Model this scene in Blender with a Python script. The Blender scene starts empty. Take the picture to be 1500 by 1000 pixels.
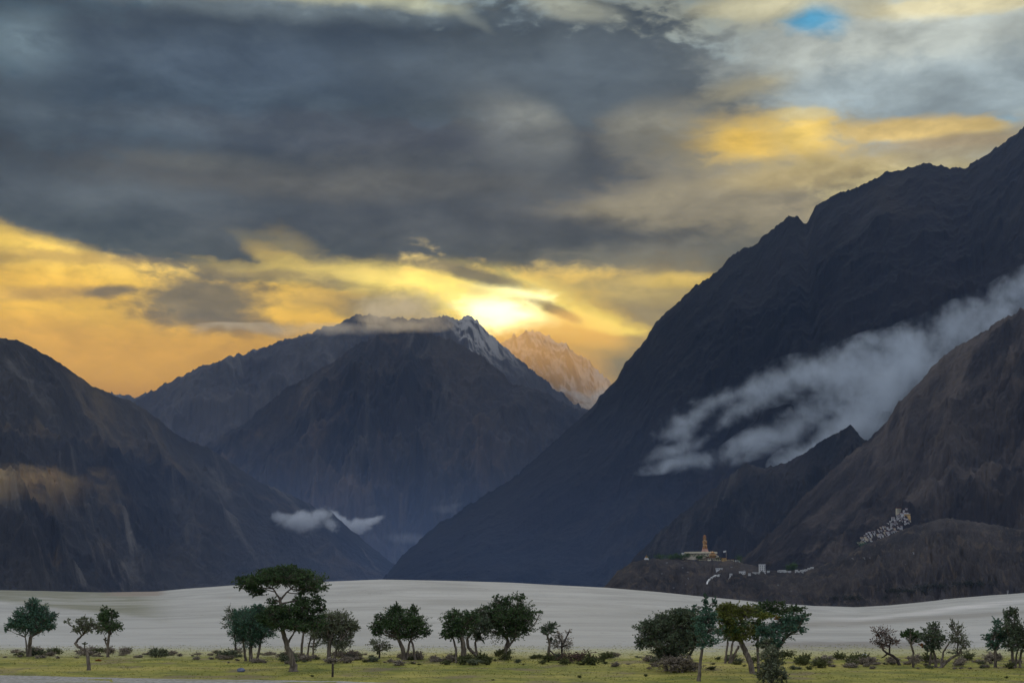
import bpy, math, random
import numpy as np
random.seed(7); rng = np.random.default_rng(11)
S = bpy.context.scene; C = S.collection
F = 2060.0; PITCH = math.atan(345 / F); CAMZ = 7.0
cp, sp_ = math.cos(PITCH), math.sin(PITCH)

# ------------------------------------------------------------------ camera maths (photo measured on 1500 x 1000)
def ray(px, py):
    x = (px - 750) / F; u = -(py - 500) / F
    return x, cp - u * sp_, sp_ + u * cp          # world direction (x, y, z)
def at(px, py, Y):
    x, y, z = ray(px, py); k = Y / y
    return np.array([x * k, Y, CAMZ + z * k])
def tanel(py, px=750):
    x, y, z = ray(px, py); return z / y           # height gained per metre of depth
def proj(X, Y, Z):
    z = Z - CAMZ
    f = Y * cp + z * sp_; u = -Y * sp_ + z * cp
    return 750 + F * X / f, 500 - F * u / f
def lin(c):
    return tuple(((v / 255) / 12.92 if v / 255 <= .04045 else (((v / 255) + .055) / 1.055) ** 2.4) for v in c)
def ip(x, pts):
    a = np.array(pts, float); return np.interp(x, a[:, 0], a[:, 1])
def sm(a, b, x):
    t = np.clip((x - a) / (b - a), 0, 1); return t * t * (3 - 2 * t)

# ------------------------------------------------------------------ numpy gradient noise
def _h(ix, iy, s):
    n = (ix.astype(np.int64) * 374761393 + iy.astype(np.int64) * 668265263 + s * 974634777) & 0xffffffff
    n = ((n ^ (n >> 13)) * 1274126177) & 0xffffffff
    return ((n ^ (n >> 16)) & 0xffff) / 65536.0 * 2 * np.pi
def perlin(x, y, s=0):
    ix = np.floor(x); iy = np.floor(y); fx = x - ix; fy = y - iy
    u = fx * fx * fx * (fx * (fx * 6 - 15) + 10); v = fy * fy * fy * (fy * (fy * 6 - 15) + 10)
    def g(dx, dy):
        a = _h(ix + dx, iy + dy, s); return np.cos(a) * (fx - dx) + np.sin(a) * (fy - dy)
    a = g(0, 0); b = g(1, 0); c = g(0, 1); d = g(1, 1)
    return (a + (b - a) * u) * (1 - v) + (c + (d - c) * u) * v * 1.0
def fbm(x, y, o=5, s=0, gain=.5):
    r = 0; a = 1; t = 0
    for i in range(o):
        r = r + a * perlin(x * 2.03 ** i, y * 2.03 ** i, s + i); t += a; a *= gain
    return r / t * 1.5
def ridged(x, y, o=5, s=0, gain=.55):
    r = 0; a = 1; t = 0; w = 1
    for i in range(o):
        n = 1 - np.abs(perlin(x * 2.07 ** i, y * 2.07 ** i, s + i)) * 1.9
        n = np.clip(n, 0, 1) ** 2
        r = r + a * n * w; t += a; a *= gain; w = np.clip(n * 1.4, .25, 1)
    return r / t

# ------------------------------------------------------------------ object helpers
def mesh_obj(name, V, Fc, mats=None, parent=None, smooth=False, midx=None):
    me = bpy.data.meshes.new(name)
    me.from_pydata([tuple(map(float, v)) for v in V], [], [tuple(f) for f in Fc]); me.update()
    return _fin(me, name, mats, parent, smooth, midx)
def fast_mesh(name, V, Q, mats=None, parent=None, smooth=False, k=4, uv=None):
    V = np.asarray(V, np.float32); Q = np.asarray(Q, np.int32)
    me = bpy.data.meshes.new(name); n = len(Q)
    me.vertices.add(len(V)); me.vertices.foreach_set('co', V.ravel())
    me.loops.add(n * k); me.loops.foreach_set('vertex_index', Q.ravel())
    me.polygons.add(n); me.polygons.foreach_set('loop_start', np.arange(0, n * k, k, dtype=np.int32))
    me.polygons.foreach_set('loop_total', np.full(n, k, np.int32))
    if uv is not None:
        l = me.uv_layers.new(name='UVMap'); l.data.foreach_set('uv', np.asarray(uv, np.float32)[Q.ravel()].ravel())
    me.update(calc_edges=True)
    return _fin(me, name, mats, parent, smooth, None)
def _fin(me, name, mats, parent, smooth, midx):
    for m in (mats if isinstance(mats, (list, tuple)) else [mats] if mats else []): me.materials.append(m)
    if midx is not None: me.polygons.foreach_set('material_index', midx)
    if smooth: me.polygons.foreach_set('use_smooth', [True] * len(me.polygons))
    o = bpy.data.objects.new(name, me); C.objects.link(o)
    if parent is not None: o.parent = parent
    return o
def tag(o, label=None, cat=None, group=None, kind=None):
    if label: o['label'] = label
    if cat: o['category'] = cat
    if group: o['group'] = group
    if kind: o['kind'] = kind
    return o
def empty(name, loc, label, cat, group=None, rz=0):
    o = bpy.data.objects.new(name, None); C.objects.link(o); o.location = loc; o.rotation_euler.z = rz
    o.empty_display_size = .5
    return tag(o, label, cat, group)

# ------------------------------------------------------------------ node helper
class N:
    def __init__(s, tree): s.t = tree; s.n = tree.nodes; s.l = tree.links
    def new(s, ty, **kw):
        n = s.n.new(ty)
        for k, v in kw.items(): setattr(n, k, v)
        return n
    def put(s, sock, v):
        if isinstance(v, bpy.types.NodeSocket): s.l.new(v, sock)
        elif v is not None:
            if hasattr(sock.default_value, '__len__') and len(sock.default_value) == 4 and len(v) == 3: v = (*v, 1)
            sock.default_value = v
    def math(s, op, a, b=None, c=None, clamp=False):
        n = s.new('ShaderNodeMath', operation=op, use_clamp=clamp)
        s.put(n.inputs[0], a)
        if b is not None: s.put(n.inputs[1], b)
        if c is not None: s.put(n.inputs[2], c)
        return n.outputs[0]
    def vmath(s, op, a, b=None):
        n = s.new('ShaderNodeVectorMath', operation=op); s.put(n.inputs[0], a)
        if b is not None: s.put(n.inputs[3] if op == 'SCALE' else n.inputs[1], b)
        return n.outputs[1] if op == 'LENGTH' else n.outputs[0]
    def mix(s, f, a, b, blend='MIX'):
        n = s.new('ShaderNodeMix', data_type='RGBA', blend_type=blend)
        s.put(n.inputs[0], f); s.put(n.inputs[6], a); s.put(n.inputs[7], b); return n.outputs[2]
    def rng(s, v, a, b, c=0., d=1., smooth=True):
        n = s.new('ShaderNodeMapRange', interpolation_type='SMOOTHSTEP' if smooth else 'LINEAR')
        for i, q in enumerate((v, a, b, c, d)): s.put(n.inputs[i], q)
        return n.outputs[0]
    def noise(s, vec, scale, detail=4, rough=.55, dist=0., col=False):
        n = s.new('ShaderNodeTexNoise'); s.put(n.inputs['Vector'], vec); n.inputs['Scale'].default_value = scale
        n.inputs['Detail'].default_value = detail; n.inputs['Roughness'].default_value = rough; n.inputs['Distortion'].default_value = dist
        return n.outputs[1 if col else 0]
    def map(s, vec, loc=(0, 0, 0), rot=(0, 0, 0), sc=(1, 1, 1), ty='POINT'):
        n = s.new('ShaderNodeMapping', vector_type=ty); s.put(n.inputs[0], vec)
        n.inputs[1].default_value = loc; n.inputs[2].default_value = rot; n.inputs[3].default_value = sc
        return n.outputs[0]
    def sep(s, v):
        n = s.new('ShaderNodeSeparateXYZ'); s.put(n.inputs[0], v); return n.outputs
    def comb(s, x, y, z=0.):
        n = s.new('ShaderNodeCombineXYZ'); s.put(n.inputs[0], x); s.put(n.inputs[1], y); s.put(n.inputs[2], z); return n.outputs[0]
    def pos(s): return s.new('ShaderNodeNewGeometry').outputs['Position']

def material(name, fn, rough=.9):
    m = bpy.data.materials.new(name); m.use_nodes = True; t = m.node_tree; t.nodes.clear(); k = N(t)
    out = k.new('ShaderNodeOutputMaterial'); b = k.new('ShaderNodeBsdfPrincipled')
    b.inputs['Roughness'].default_value = rough; b.inputs['Specular IOR Level'].default_value = .2
    k.l.new(b.outputs[0], out.inputs[0])
    fn(k, b); return m
def bump(k, b, h, strength, dist):
    n = k.new('ShaderNodeBump'); n.inputs['Strength'].default_value = strength; n.inputs['Distance'].default_value = dist
    k.put(n.inputs['Height'], h); k.l.new(n.outputs[0], b.inputs['Normal'])
def plain(name, col, var=.25, scale=3., rough=.9, metal=0., var2=None):
    def fn(k, b):
        tc = k.new('ShaderNodeTexCoord').outputs['Object']
        n = k.noise(tc, scale, 5)
        c2 = var2 or tuple(c * (1 - var) for c in col); c1 = tuple(min(1, c * (1 + var)) for c in col)
        k.put(b.inputs['Base Color'], k.mix(k.rng(n, .35, .65), c2, c1)); b.inputs['Metallic'].default_value = metal
    return material(name, fn, rough)

# ================================================================== WORLD (cloudy sunset sky, direction based)
SUN_AZ = math.atan2(ray(738, 448)[0], ray(738, 448)[1]); SUN_EL = math.radians(10.5)
w = bpy.data.worlds.new('World'); S.world = w; w.use_nodes = True
k = N(w.node_tree); w.node_tree.nodes.clear()
out = k.new('ShaderNodeOutputWorld'); bg = k.new('ShaderNodeBackground'); k.l.new(bg.outputs[0], out.inputs[0])
d = k.new('ShaderNodeTexCoord').outputs['Generated']
dx, dy, dz = k.sep(d)
az = k.math('ARCTAN2', dx, dy); el = k.math('ARCSINE', dz)
P0 = k.comb(k.math('MULTIPLY', az, F), k.math('MULTIPLY', el, F), 0.)
def AE(px, py):
    x, y, z = ray(px, py); return math.atan2(x, y) * F, math.asin(z / math.sqrt(x * x + y * y + z * z)) * F
# warps: billows and drawn-out streaks
wn = k.noise(k.map(P0, sc=(.0042, .0085, 1)), 1., 8, .64, 0., True)
wp = k.vmath('MULTIPLY', k.vmath('SUBTRACT', wn, (.5, .5, .5)), (150, 62, 0))
P1 = k.vmath('ADD', P0, wp)
P2 = k.vmath('ADD', P0, k.vmath('SCALE', wp, .42))
fine = k.noise(k.map(P1, rot=(0, 0, .06), sc=(.0045, .014, 1)), 1., 6, .55)
broad = k.noise(k.map(P0, loc=(13, 4, 0), sc=(.0022, .0062, 1)), 1., 5, .55)
bill = k.noise(k.map(P2, loc=(7, 2, 0), rot=(0, 0, .12), sc=(.0058, .0105, 1)), 1., 7, .55, .35)
tiny = k.noise(k.map(P2, loc=(31, 12, 0), sc=(.028, .06, 1)), 1., 5, .5, .2)
edgen = k.math('ADD', k.math('MULTIPLY', k.math('SUBTRACT', bill, .5), 2.2), k.math('MULTIPLY', k.math('SUBTRACT', tiny, .5), 1.7))
sky = k.new('ShaderNodeTexSky', sky_type='NISHITA'); sky.sun_disc = False
sky.sun_elevation = SUN_EL; sky.sun_rotation = SUN_AZ; sky.altitude = 3200; sky.air_density = 1; sky.dust_density = 1.5
clear = k.vmath('SCALE', sky.outputs[0], .085)
_, e = P0, k.sep(P0)[1]
# ramp of elevation in the sunset quarter
ramp = k.new('ShaderNodeValToRGB'); cr = ramp.color_ramp
def el_of(py): return AE(750, py)[1]
stops = [(845, (122, 94, 62)), (640, (150, 112, 62)), (590, (184, 132, 54)), (540, (216, 160, 60)), (480, (238, 186, 70)), (430, (240, 194, 84)), (370, (205, 180, 120)), (250, (150, 145, 135)), (120, (140, 150, 155)), (0, (135, 150, 160))]
k.put(ramp.inputs[0], k.math('DIVIDE', e, el_of(0)))
while len(cr.elements) < len(stops): cr.elements.new(.5)
for i, (py, c) in enumerate(stops):
    cr.elements[i].position = max(0, min(1, el_of(py) / el_of(0))); cr.elements[i].color = (*lin(c), 1)
col = ramp.outputs[0]
ROT = {}
def blob(px, py, rx, ry, c, soft=.35, op=1., rot=0., nz=.5, P=None, gain=1.):
    global col
    u, v = AE(px, py)
    Q = P or (P2 if rx <= 140 else P1); a = math.radians(rot)
    if rot:
        key = (rot, Q.node.name)
        if key not in ROT: ROT[key] = k.map(Q, rot=(0, 0, -a))
        Q = ROT[key]; u, v = u * math.cos(a) + v * math.sin(a), -u * math.sin(a) + v * math.cos(a)
    n_ = k.new('ShaderNodeVectorMath', operation='MULTIPLY_ADD'); k.put(n_.inputs[0], Q)
    n_.inputs[1].default_value = (1 / rx, 1 / ry, 0); n_.inputs[2].default_value = (-u / rx, -v / ry, 0)
    r = k.vmath('LENGTH', n_.outputs[0])
    if nz: r = k.math('ADD', r, k.math('MULTIPLY', edgen, nz))
    m = k.rng(r, 1 - soft, 1 + soft, op, 0.)
    if isinstance(c, tuple): c = tuple(v * gain for v in lin(c))
    col = k.mix(m, col, c)
# --- right-hand pale sky
blob(1380, 90, 420, 150, (150, 160, 165), .4)
blob(1300, 120, 240, 50, (140, 155, 168), .5, .8)
blob(1440, 150, 160, 30, (146, 160, 172), .6, .7)
blob(1190, 26, 34, 26, clear, .5, 1., -20, .5)
blob(1190, 27, 24, 17, (92, 176, 226), .5, .9, -10, .5)
blob(1480, 2, 60, 8, (95, 165, 215), .5, .8)
blob(1225, 160, 60, 12, (112, 150, 185), .6, .7)
blob(1455, 182, 30, 9, (112, 165, 205), .6, .8)
blob(1120, 12, 90, 26, (196, 190, 165), .5, .9)
blob(1180, 8, 130, 14, (205, 198, 168), .5, .8)
blob(1400, 12, 140, 14, (205, 195, 160), .5, .9)
blob(960, 30, 150, 30, (170, 172, 160), .6, .7)
blob(1275, 35, 26, 6, (200, 190, 160), .6, .7, -20)
# --- cream / tan clouds above the big ridge
blob(1180, 300, 320, 90, (150, 140, 122), .5, .9)
blob(1120, 290, 200, 55, (160, 145, 112), .5, .8)
blob(1300, 262, 160, 34, (186, 172, 128), .5, .9)
blob(1390, 212, 140, 20, (160, 148, 122), .45, .9, 3)
blob(1350, 189, 112, 14, (216, 190, 128), .5, 1, -4)
blob(1110, 130, 46, 16, (190, 170, 118), .6, .8)
blob(1190, 235, 80, 16, (128, 120, 108), .6, .8)
blob(1070, 243, 110, 12, (118, 114, 108), .7, .8)
blob(1010, 335, 200, 70, (128, 120, 108), .5, .85)
# --- the great dark cloud
D1, D2, D3 = (66, 80, 93), (74, 79, 87), (82, 81, 81)
blob(180, 110, 520, 150, D1, .25)
blob(560, 150, 560, 150, (70, 79, 90), .2)
blob(850, 170, 280, 130, (80, 87, 94), .22, 1, -6)
blob(1010, 130, 130, 60, (84, 90, 96), .3, .95, -15)
blob(200, 250, 620, 135, (72, 80, 88), .2)
blob(650, 290, 560, 105, (78, 79, 81), .2)
blob(900, 345, 220, 56, (100, 97, 92), .4, .9)
blob(1060, 300, 150, 60, (150, 138, 112), .6, .85)
blob(1000, 200, 90, 50, (150, 145, 132), .7, .6)
blob(960, 300, 90, 24, (140, 130, 110), .7, .7)
blob(330, 345, 230, 46, (82, 84, 88), .3, .95)
blob(980, 372, 230, 34, (112, 108, 100), .5, .9)
blob(60, 300, 220, 60, (76, 81, 86), .4)
blob(1300, 70, 240, 66, (186, 192, 192), .5, .95)
blob(1340, 125, 220, 40, (172, 187, 200), .6, .85)
blob(1192, 27, 34, 16, (88, 172, 224), 1., .95, -12, 1.)
blob(1110, 10, 80, 16, (206, 200, 172), .5, .9)
blob(1400, 8, 130, 14, (210, 200, 166), .5, .9, -4)
blob(1140, 205, 120, 42, (180, 162, 118), .6, .9)
blob(1090, 130, 60, 14, (170, 158, 124), 1., .7, 10, .9)
blob(1130, 202, 90, 26, (222, 190, 112), .9, .8, -6, .9)
blob(1085, 208, 42, 20, (250, 206, 92), .9, 1, 0, .9)
blob(1182, 190, 44, 24, (244, 208, 110), .8, 1, 0, .9)
blob(1180, 165, 40, 9, (214, 198, 150), .6, .8)
blob(1345, 188, 112, 15, (222, 192, 124), .5, 1, -3)
blob(1400, 208, 90, 9, (168, 150, 120), .6, .8, -3)
blob(1225, 240, 90, 14, (190, 170, 116), .7, .7)
blob(1160, 262, 120, 16, (176, 156, 108), .7, .7)
blob(780, 178, 50, 26, (150, 150, 142), .8, .7, -30)
blob(960, 190, 70, 30, (146, 142, 128), .8, .6)
blob(930, 300, 120, 26, (136, 126, 104), .7, .8, 8)
# inner modelling of the dark cloud
blob(40, 65, 60, 40, (118, 136, 150), .7, .75)
blob(260, 150, 220, 60, (74, 88, 106), .7, .7)
blob(420, 90, 260, 40, (74, 86, 104), .7, .7)
blob(250, 180, 260, 16, (98, 108, 118), .8, .5)
blob(520, 195, 280, 22, (78, 80, 90), .7, .6)
blob(300, 238, 100, 12, (112, 112, 108), .8, .7)
blob(500, 270, 330, 20, (102, 99, 93), .8, .7)
blob(230, 290, 150, 22, (98, 104, 110), .8, .6)
blob(750, 180, 80, 46, (126, 128, 128), .8, .7, -30)
blob(860, 110, 120, 46, (96, 106, 118), .7, .7)
blob(700, 100, 180, 30, (100, 110, 122), .8, .6)
blob(720, 345, 250, 30, (76, 76, 77), .5, .8)
# bright rim along the top
blob(470, 0, 170, 11, (190, 190, 165), .7, .9)
blob(690, 22, 30, 7, (160, 166, 160), .9, .5, -35)
blob(610, 8, 60, 9, (186, 188, 166), .7, .8, -6)
blob(835, 14, 60, 14, (176, 178, 166), .7, .8, -10)
blob(400, 14, 300, 14, (120, 132, 142), .8, .6)
# --- golden belt under the cloud
blob(60, 372, 130, 26, (240, 200, 92), .5, .95, -14)
blob(60, 425, 150, 34, (238, 188, 76), .6, .9)
blob(75, 377, 120, 10, (190, 155, 90), .7, .7)
blob(60, 430, 90, 10, (190, 150, 85), .7, .8, 6)
blob(160, 425, 34, 8, (120, 105, 88), .6, .9, 6)
blob(385, 352, 42, 9, (150, 140, 110), .9, .5, -14, 1.2)
blob(440, 366, 40, 14, (176, 156, 104), .9, .5, -30, 1.2)
blob(430, 385, 60, 12, (216, 184, 104), .6, .8, -20)
blob(560, 408, 210, 16, (246, 214, 122), .5, .95, -3)
blob(640, 425, 170, 26, (250, 220, 130), .5, .95, -10)
blob(380, 402, 110, 9, (170, 148, 104), .7, .9)
blob(300, 440, 92, 40, (118, 106, 90), .45, .95)
blob(330, 470, 110, 16, (112, 100, 86), .5, .9, -4)
blob(520, 440, 120, 18, (196, 160, 92), .6, .7)
blob(490, 415, 40, 8, (130, 115, 90), .6, .8)
blob(250, 520, 320, 40, (222, 166, 70), .8, .8, 0, .2)
# --- right of the sun
blob(1100, 500, 260, 100, (138, 124, 100), .4, .95)
blob(960, 480, 120, 90, (150, 132, 100), .5, .95)
blob(930, 425, 160, 22, (190, 165, 110), .6, .9)
blob(1010, 410, 90, 10, (226, 192, 104), .6, .9)
blob(960, 520, 90, 30, (138, 124, 102), .6, .8)
blob(820, 470, 110, 34, (232, 184, 84), .6, .9, -12)
blob(850, 462, 90, 12, (250, 216, 104), .6, .9, -14)
# --- sun glow through the gap
blob(700, 435, 140, 34, (255, 226, 120), .7, .9, -8, .4, None, 1.1)
blob(738, 446, 70, 26, (255, 236, 160), 1., 1, -4, 1., None, 1.4)
blob(742, 450, 50, 20, (255, 246, 215), 1., 1., 0, 1.1, None, 3.0)
blob(846, 466, 60, 8, (255, 226, 120), .9, .9, -14, 1., None, 1.3)
blob(650, 420, 90, 9, (255, 226, 130), .9, .8, -8, 1., None, 1.2)
blob(815, 455, 36, 7, (168, 138, 88), .6, .9, -24)
blob(690, 402, 90, 9, (120, 108, 92), .6, .9, -12)
blob(575, 452, 70, 26, (150, 136, 112), .6, .85)
# --- texture over everything
t1 = k.math('MULTIPLY', k.rng(broad, .34, .66, .80, 1.16, False), k.rng(fine, .36, .64, .90, 1.08, False))
t2 = k.math('MULTIPLY', k.rng(bill, .34, .66, .80, 1.20), k.rng(tiny, .36, .64, .94, 1.05))
tt = k.math('ADD', 1., k.math('MULTIPLY', k.math('SUBTRACT', k.math('MULTIPLY', t1, t2), 1.), k.rng(e, el_of(620), el_of(380), .25, 1.)))
front = k.vmath('MULTIPLY', k.vmath('SCALE', col, k.math('POWER', tt, 1.1)), k.mix(k.rng(e, el_of(430), el_of(300)), (1.0, .985, .68), (1.0, .99, .88)))
# rest of the sky vault: high thin cloud over the valley and behind the camera, brighter and cooler
vn = k.noise(k.map(d, sc=(1.4, 1.4, 3)), 1.6, 5)
vault = k.mix(k.rng(vn, .3, .7), (.84, .93, 1.08), (1.15, 1.18, 1.2))
vault = k.mix(.25, vault, k.vmath('SCALE', sky.outputs[0], .12))
lowback = k.rng(dz, .0, .62)
vault = k.mix(lowback, (.085, .14, .26), vault)
upm = k.rng(dz, .42, .72); sidem = k.rng(dy, .62, .2)
fm = k.math('MAXIMUM', upm, sidem)
final = k.mix(fm, front, k.vmath('SCALE', vault, 1.0))
final = k.mix(k.rng(dz, 0., -.06), final, (.06, .06, .06))
k.put(bg.inputs[0], final); bg.inputs[1].default_value = 1.0
w.cycles.sampling_method = 'MANUAL'; w.cycles.sample_map_resolution = 1024

sl = bpy.data.lights.new('sun', 'SUN'); sl.energy = 1.1; sl.angle = math.radians(10); sl.color = (1, .76, .42)
so = bpy.data.objects.new('sun', sl); C.objects.link(so)
so.rotation_euler = (math.radians(90) - SUN_EL, 0, math.pi - SUN_AZ)     # light travels from the glow towards the camera

# ================================================================== GROUND
CREST = [(-900, 858), (-200, 862), (0, 864), (150, 867), (230, 866), (270, 862), (340, 857), (450, 852), (560, 848), (650, 850), (750, 853), (850, 858), (890, 860), (960, 866), (1040, 875), (1120, 885), (1190, 891), (1250, 893), (1300, 890), (1350, 884), (1400, 877), (1450, 872), (1500, 868), (1700, 860), (2400, 856)]
DC = 800.
def ground_z(X, Y):
    X = np.asarray(X, float); Y = np.asarray(Y, float)
    Yc = np.maximum(Y, 1.)
    pxa = 750 + F * np.clip(X / Yc, -2, 2) / cp
    dd = Y
    yc = ip(pxa, CREST)
    zc = CAMZ + DC * ((sp_ - (yc - 500) / F * cp) / (cp + (yc - 500) / F * sp_))
    t = np.clip((dd - 155) / (DC - 155), 0, 1)
    z = zc * (t ** 1.25)
    z = z + np.where(dd > DC, -(dd - DC) * .012 - np.maximum(dd - 1000, 0) * .03, 0)
    z = np.maximum(z, -45)
    a = sm(150, 500, dd) * (1 - sm(600, 800, dd) * .8)
    z = z + a * 1.5 * fbm(X / 130, Y / 90, 4, 3) + a * .6 * fbm(X / 30, Y / 22, 3, 8)
    n = 1 - sm(140, 200, dd)
    z = z + n * (.16 * fbm(X / 14, Y / 9, 3, 5) + .05 * fbm(X / 2.2, Y / 2.2, 2, 9))
    return z
def on_ground(px, py):
    Y = CAMZ / max(1e-3, -tanel(py))
    for _ in range(6):
        X = at(px, py, Y)[0]; z = float(ground_z(X, Y)); Y = (CAMZ - z) / -tanel(py)
    return np.array([at(px, py, Y)[0], Y, float(ground_z(at(px, py, Y)[0], Y))])
fr = np.arange(-500, 2001, 3.5)
azf = np.arctan((fr - 750) / F)
azs = np.concatenate([np.linspace(-math.pi, azf[0], 40)[:-1], azf, np.linspace(azf[-1], math.pi, 40)[1:]])
rr = np.concatenate([[1, 8, 20, 35, 50, 65], np.geomspace(78, 2600, 300), [3500, 6000, 12000, 22000]])
A, R = np.meshgrid(azs, rr); X = R * np.sin(A); Y = R * np.cos(A)
# in front use depth rings so the crest line is sampled evenly
cosf = np.where(np.abs(A) < .9, 1 / np.cos(np.clip(A, -.9, .9)), 1 / math.cos(.9)); X = X * cosf; Y = Y * cosf
Z = ground_z(X, Y)
nr, nc = A.shape
def grid_quads(nr, nc):
    i = np.arange(nr - 1)[:, None] * nc + np.arange(nc - 1)[None]
    return np.stack([i, i + 1, i + nc + 1, i + nc], -1).reshape(-1, 4)
def m_ground(k, b):
    p = k.pos(); x, y, z = k.sep(p)
    n1 = k.noise(k.map(p, sc=(.02, .016, .01)), 1., 8, .62, .4)            # broad streaks across the river bed
    ns = k.noise(k.map(p, rot=(0, 0, .16), sc=(.018, .034, .01)), 1., 8, .66, 1.)
    n2 = k.noise(p, .35, 5, .6); n3 = k.noise(p, 1.6, 4, .6)
    sand = k.mix(k.rng(n1, .34, .66), (.29, .29, .272), (.405, .40, .375))
    sand = k.mix(k.rng(ns, .5, .70, 0, .26), sand, (.30, .295, .26))
    sand = k.mix(k.rng(ns, .46, .32, 0, .28), sand, (.54, .53, .50))
    sand = k.mix(k.rng(n2, .6, .8, 0, .3), sand, (.27, .25, .21))
    sp = k.noise(p, .55, 2, .5); sp2 = k.noise(k.map(p, sc=(.02, .05, .02)), 1., 4, .6)
    sand = k.mix(k.math('MULTIPLY', k.rng(sp, .68, .73), k.rng(sp2, .45, .6)), sand, (.13, .12, .08))
    rip = k.noise(k.map(p, rot=(0, 0, -.25), sc=(.02, .16, .02)), 1., 4, .6, .8)
    sand = k.mix(k.rng(rip, .5, .66, 0, .35), sand, (.24, .24, .225))
    # damp olive flat far left, pink silt, and the banks far right
    q = k.math('DIVIDE', x, y); wob = k.math('MULTIPLY', k.math('SUBTRACT', n1, .5), 160.); wob2 = k.math('MULTIPLY', k.math('SUBTRACT', n2, .5), 14.)
    lb = k.math('ADD', k.math('ADD', y, wob), k.math('MULTIPLY', q, 1500.))            # boundary runs diagonally across the far left
    lf = k.math('MULTIPLY', k.rng(lb, -150, -110), k.rng(q, -.23, -.27))
    sand = k.mix(k.math('MULTIPLY', lf, k.rng(ns, .36, .55, .35, .85)), sand, (.15, .155, .105))
    sand = k.mix(k.math('MULTIPLY', k.math('MULTIPLY', k.rng(y, 560, 640), k.rng(q, -.24, -.25)), k.rng(q, -.29, -.275, 0, .7)), sand, (.24, .19, .16))
    def band(yc, w0, w1):
        return k.rng(k.math('ABSOLUTE', k.math('SUBTRACT', k.math('ADD', y, k.math('ADD', k.math('MULTIPLY', wob, .3), wob2)), yc)), w1, w0)
    b1 = k.math('MULTIPLY', band(k.math('ADD', 300., k.math('MULTIPLY', k.math('SUBTRACT', q, .243), 1500.)), 18., 62.), k.rng(q, .20, .26))
    sand = k.mix(k.math('MULTIPLY', b1, k.rng(ns, .3, .6, .9, .3)), sand, (.60, .575, .55))
    b2 = k.math('MULTIPLY', band(k.math('ADD', 225., k.math('MULTIPLY', k.math('SUBTRACT', q, .17), 420.)), 6., 34.), k.rng(q, .15, .19))
    sand = k.mix(k.math('MULTIPLY', b2, .6), sand, (.20, .19, .17))
    b3 = k.math('MULTIPLY', k.math('MULTIPLY', k.rng(k.math('ADD', y, wob2), 162, 156), k.rng(q, .13, .17)), k.rng(q, .33, .29))
    sand = k.mix(k.math('MULTIPLY', b3, .8), sand, (.20, .19, .175))
    # pasture
    g = k.mix(k.rng(n2, .35, .65), (.12, .135, .027), (.26, .245, .045))
    g = k.mix(k.rng(k.noise(k.map(p, sc=(.03, .12, 1)), 1., 4), .5, .66, 0, .8), g, (.33, .28, .07))
    g = k.mix(k.rng(n3, .56, .72, 0, .7), g, (.055, .06, .025))
    g = k.mix(k.rng(k.noise(p, .22, 4), .52, .66, 0, .8), g, (.17, .135, .075))
    yy = k.math('ADD', y, k.math('MULTIPLY', k.math('SUBTRACT', n2, .5), 26.))
    yy = k.math('ADD', yy, k.math('MULTIPLY', k.math('SUBTRACT', n3, .5), 16.))
    c = k.mix(k.rng(yy, 124, 136), g, k.mix(k.rng(yy, 134, 150), (.33, .32, .17), sand))
    c = k.mix(k.rng(y, 1200, 1900), c, (.10, .09, .08))
    k.put(b.inputs['Base Color'], c); bump(k, b, k.math('ADD', n2, k.math('MULTIPLY', n3, .4)), .5, .25)
MG = material('river_ground', m_ground, .95)
tag(fast_mesh('ground', np.stack([X, Y, Z], -1).reshape(-1, 3), grid_quads(nr, nc), MG, smooth=True), kind='structure')

# gravel track crossing the very front
tp = np.array([(-260, 986), (-60, 988), (0, 989), (100, 991), (200, 993.5), (350, 995.5), (500, 998), (650, 1003), (800, 1009), (1000, 1016), (1300, 1022), (1700, 1026)])
pxs = np.linspace(-260, 1700, 260); pv = []
for j, t in enumerate(np.linspace(0, 1, 9)):
    for px in pxs:
        e0 = np.interp(px, tp[:, 0], tp[:, 1]) + .9 * float(fbm(np.array(px / 40.), np.array(3.), 3, 4)) * (1 if j == 0 else 0)
        g = on_ground(px, e0 + (1070 - e0) * t); pv.append((g[0], g[1], g[2] + .035))
def m_gravel(k, b):
    p = k.pos(); n = k.noise(p, 2.5, 6, .7); n2 = k.noise(k.map(p, sc=(.12, .9, 1)), 1., 4)
    c = k.mix(k.rng(n, .35, .65), (.17, .165, .155), (.36, .35, .33)); c = k.mix(k.rng(n2, .52, .62, 0, .7), c, (.19, .18, .09))
    k.put(b.inputs['Base Color'], c); bump(k, b, n, .6, .06)
tag(fast_mesh('path', pv, grid_quads(9, 260)[:, ::-1], material('gravel', m_gravel, .95), smooth=True), kind='structure')

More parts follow.
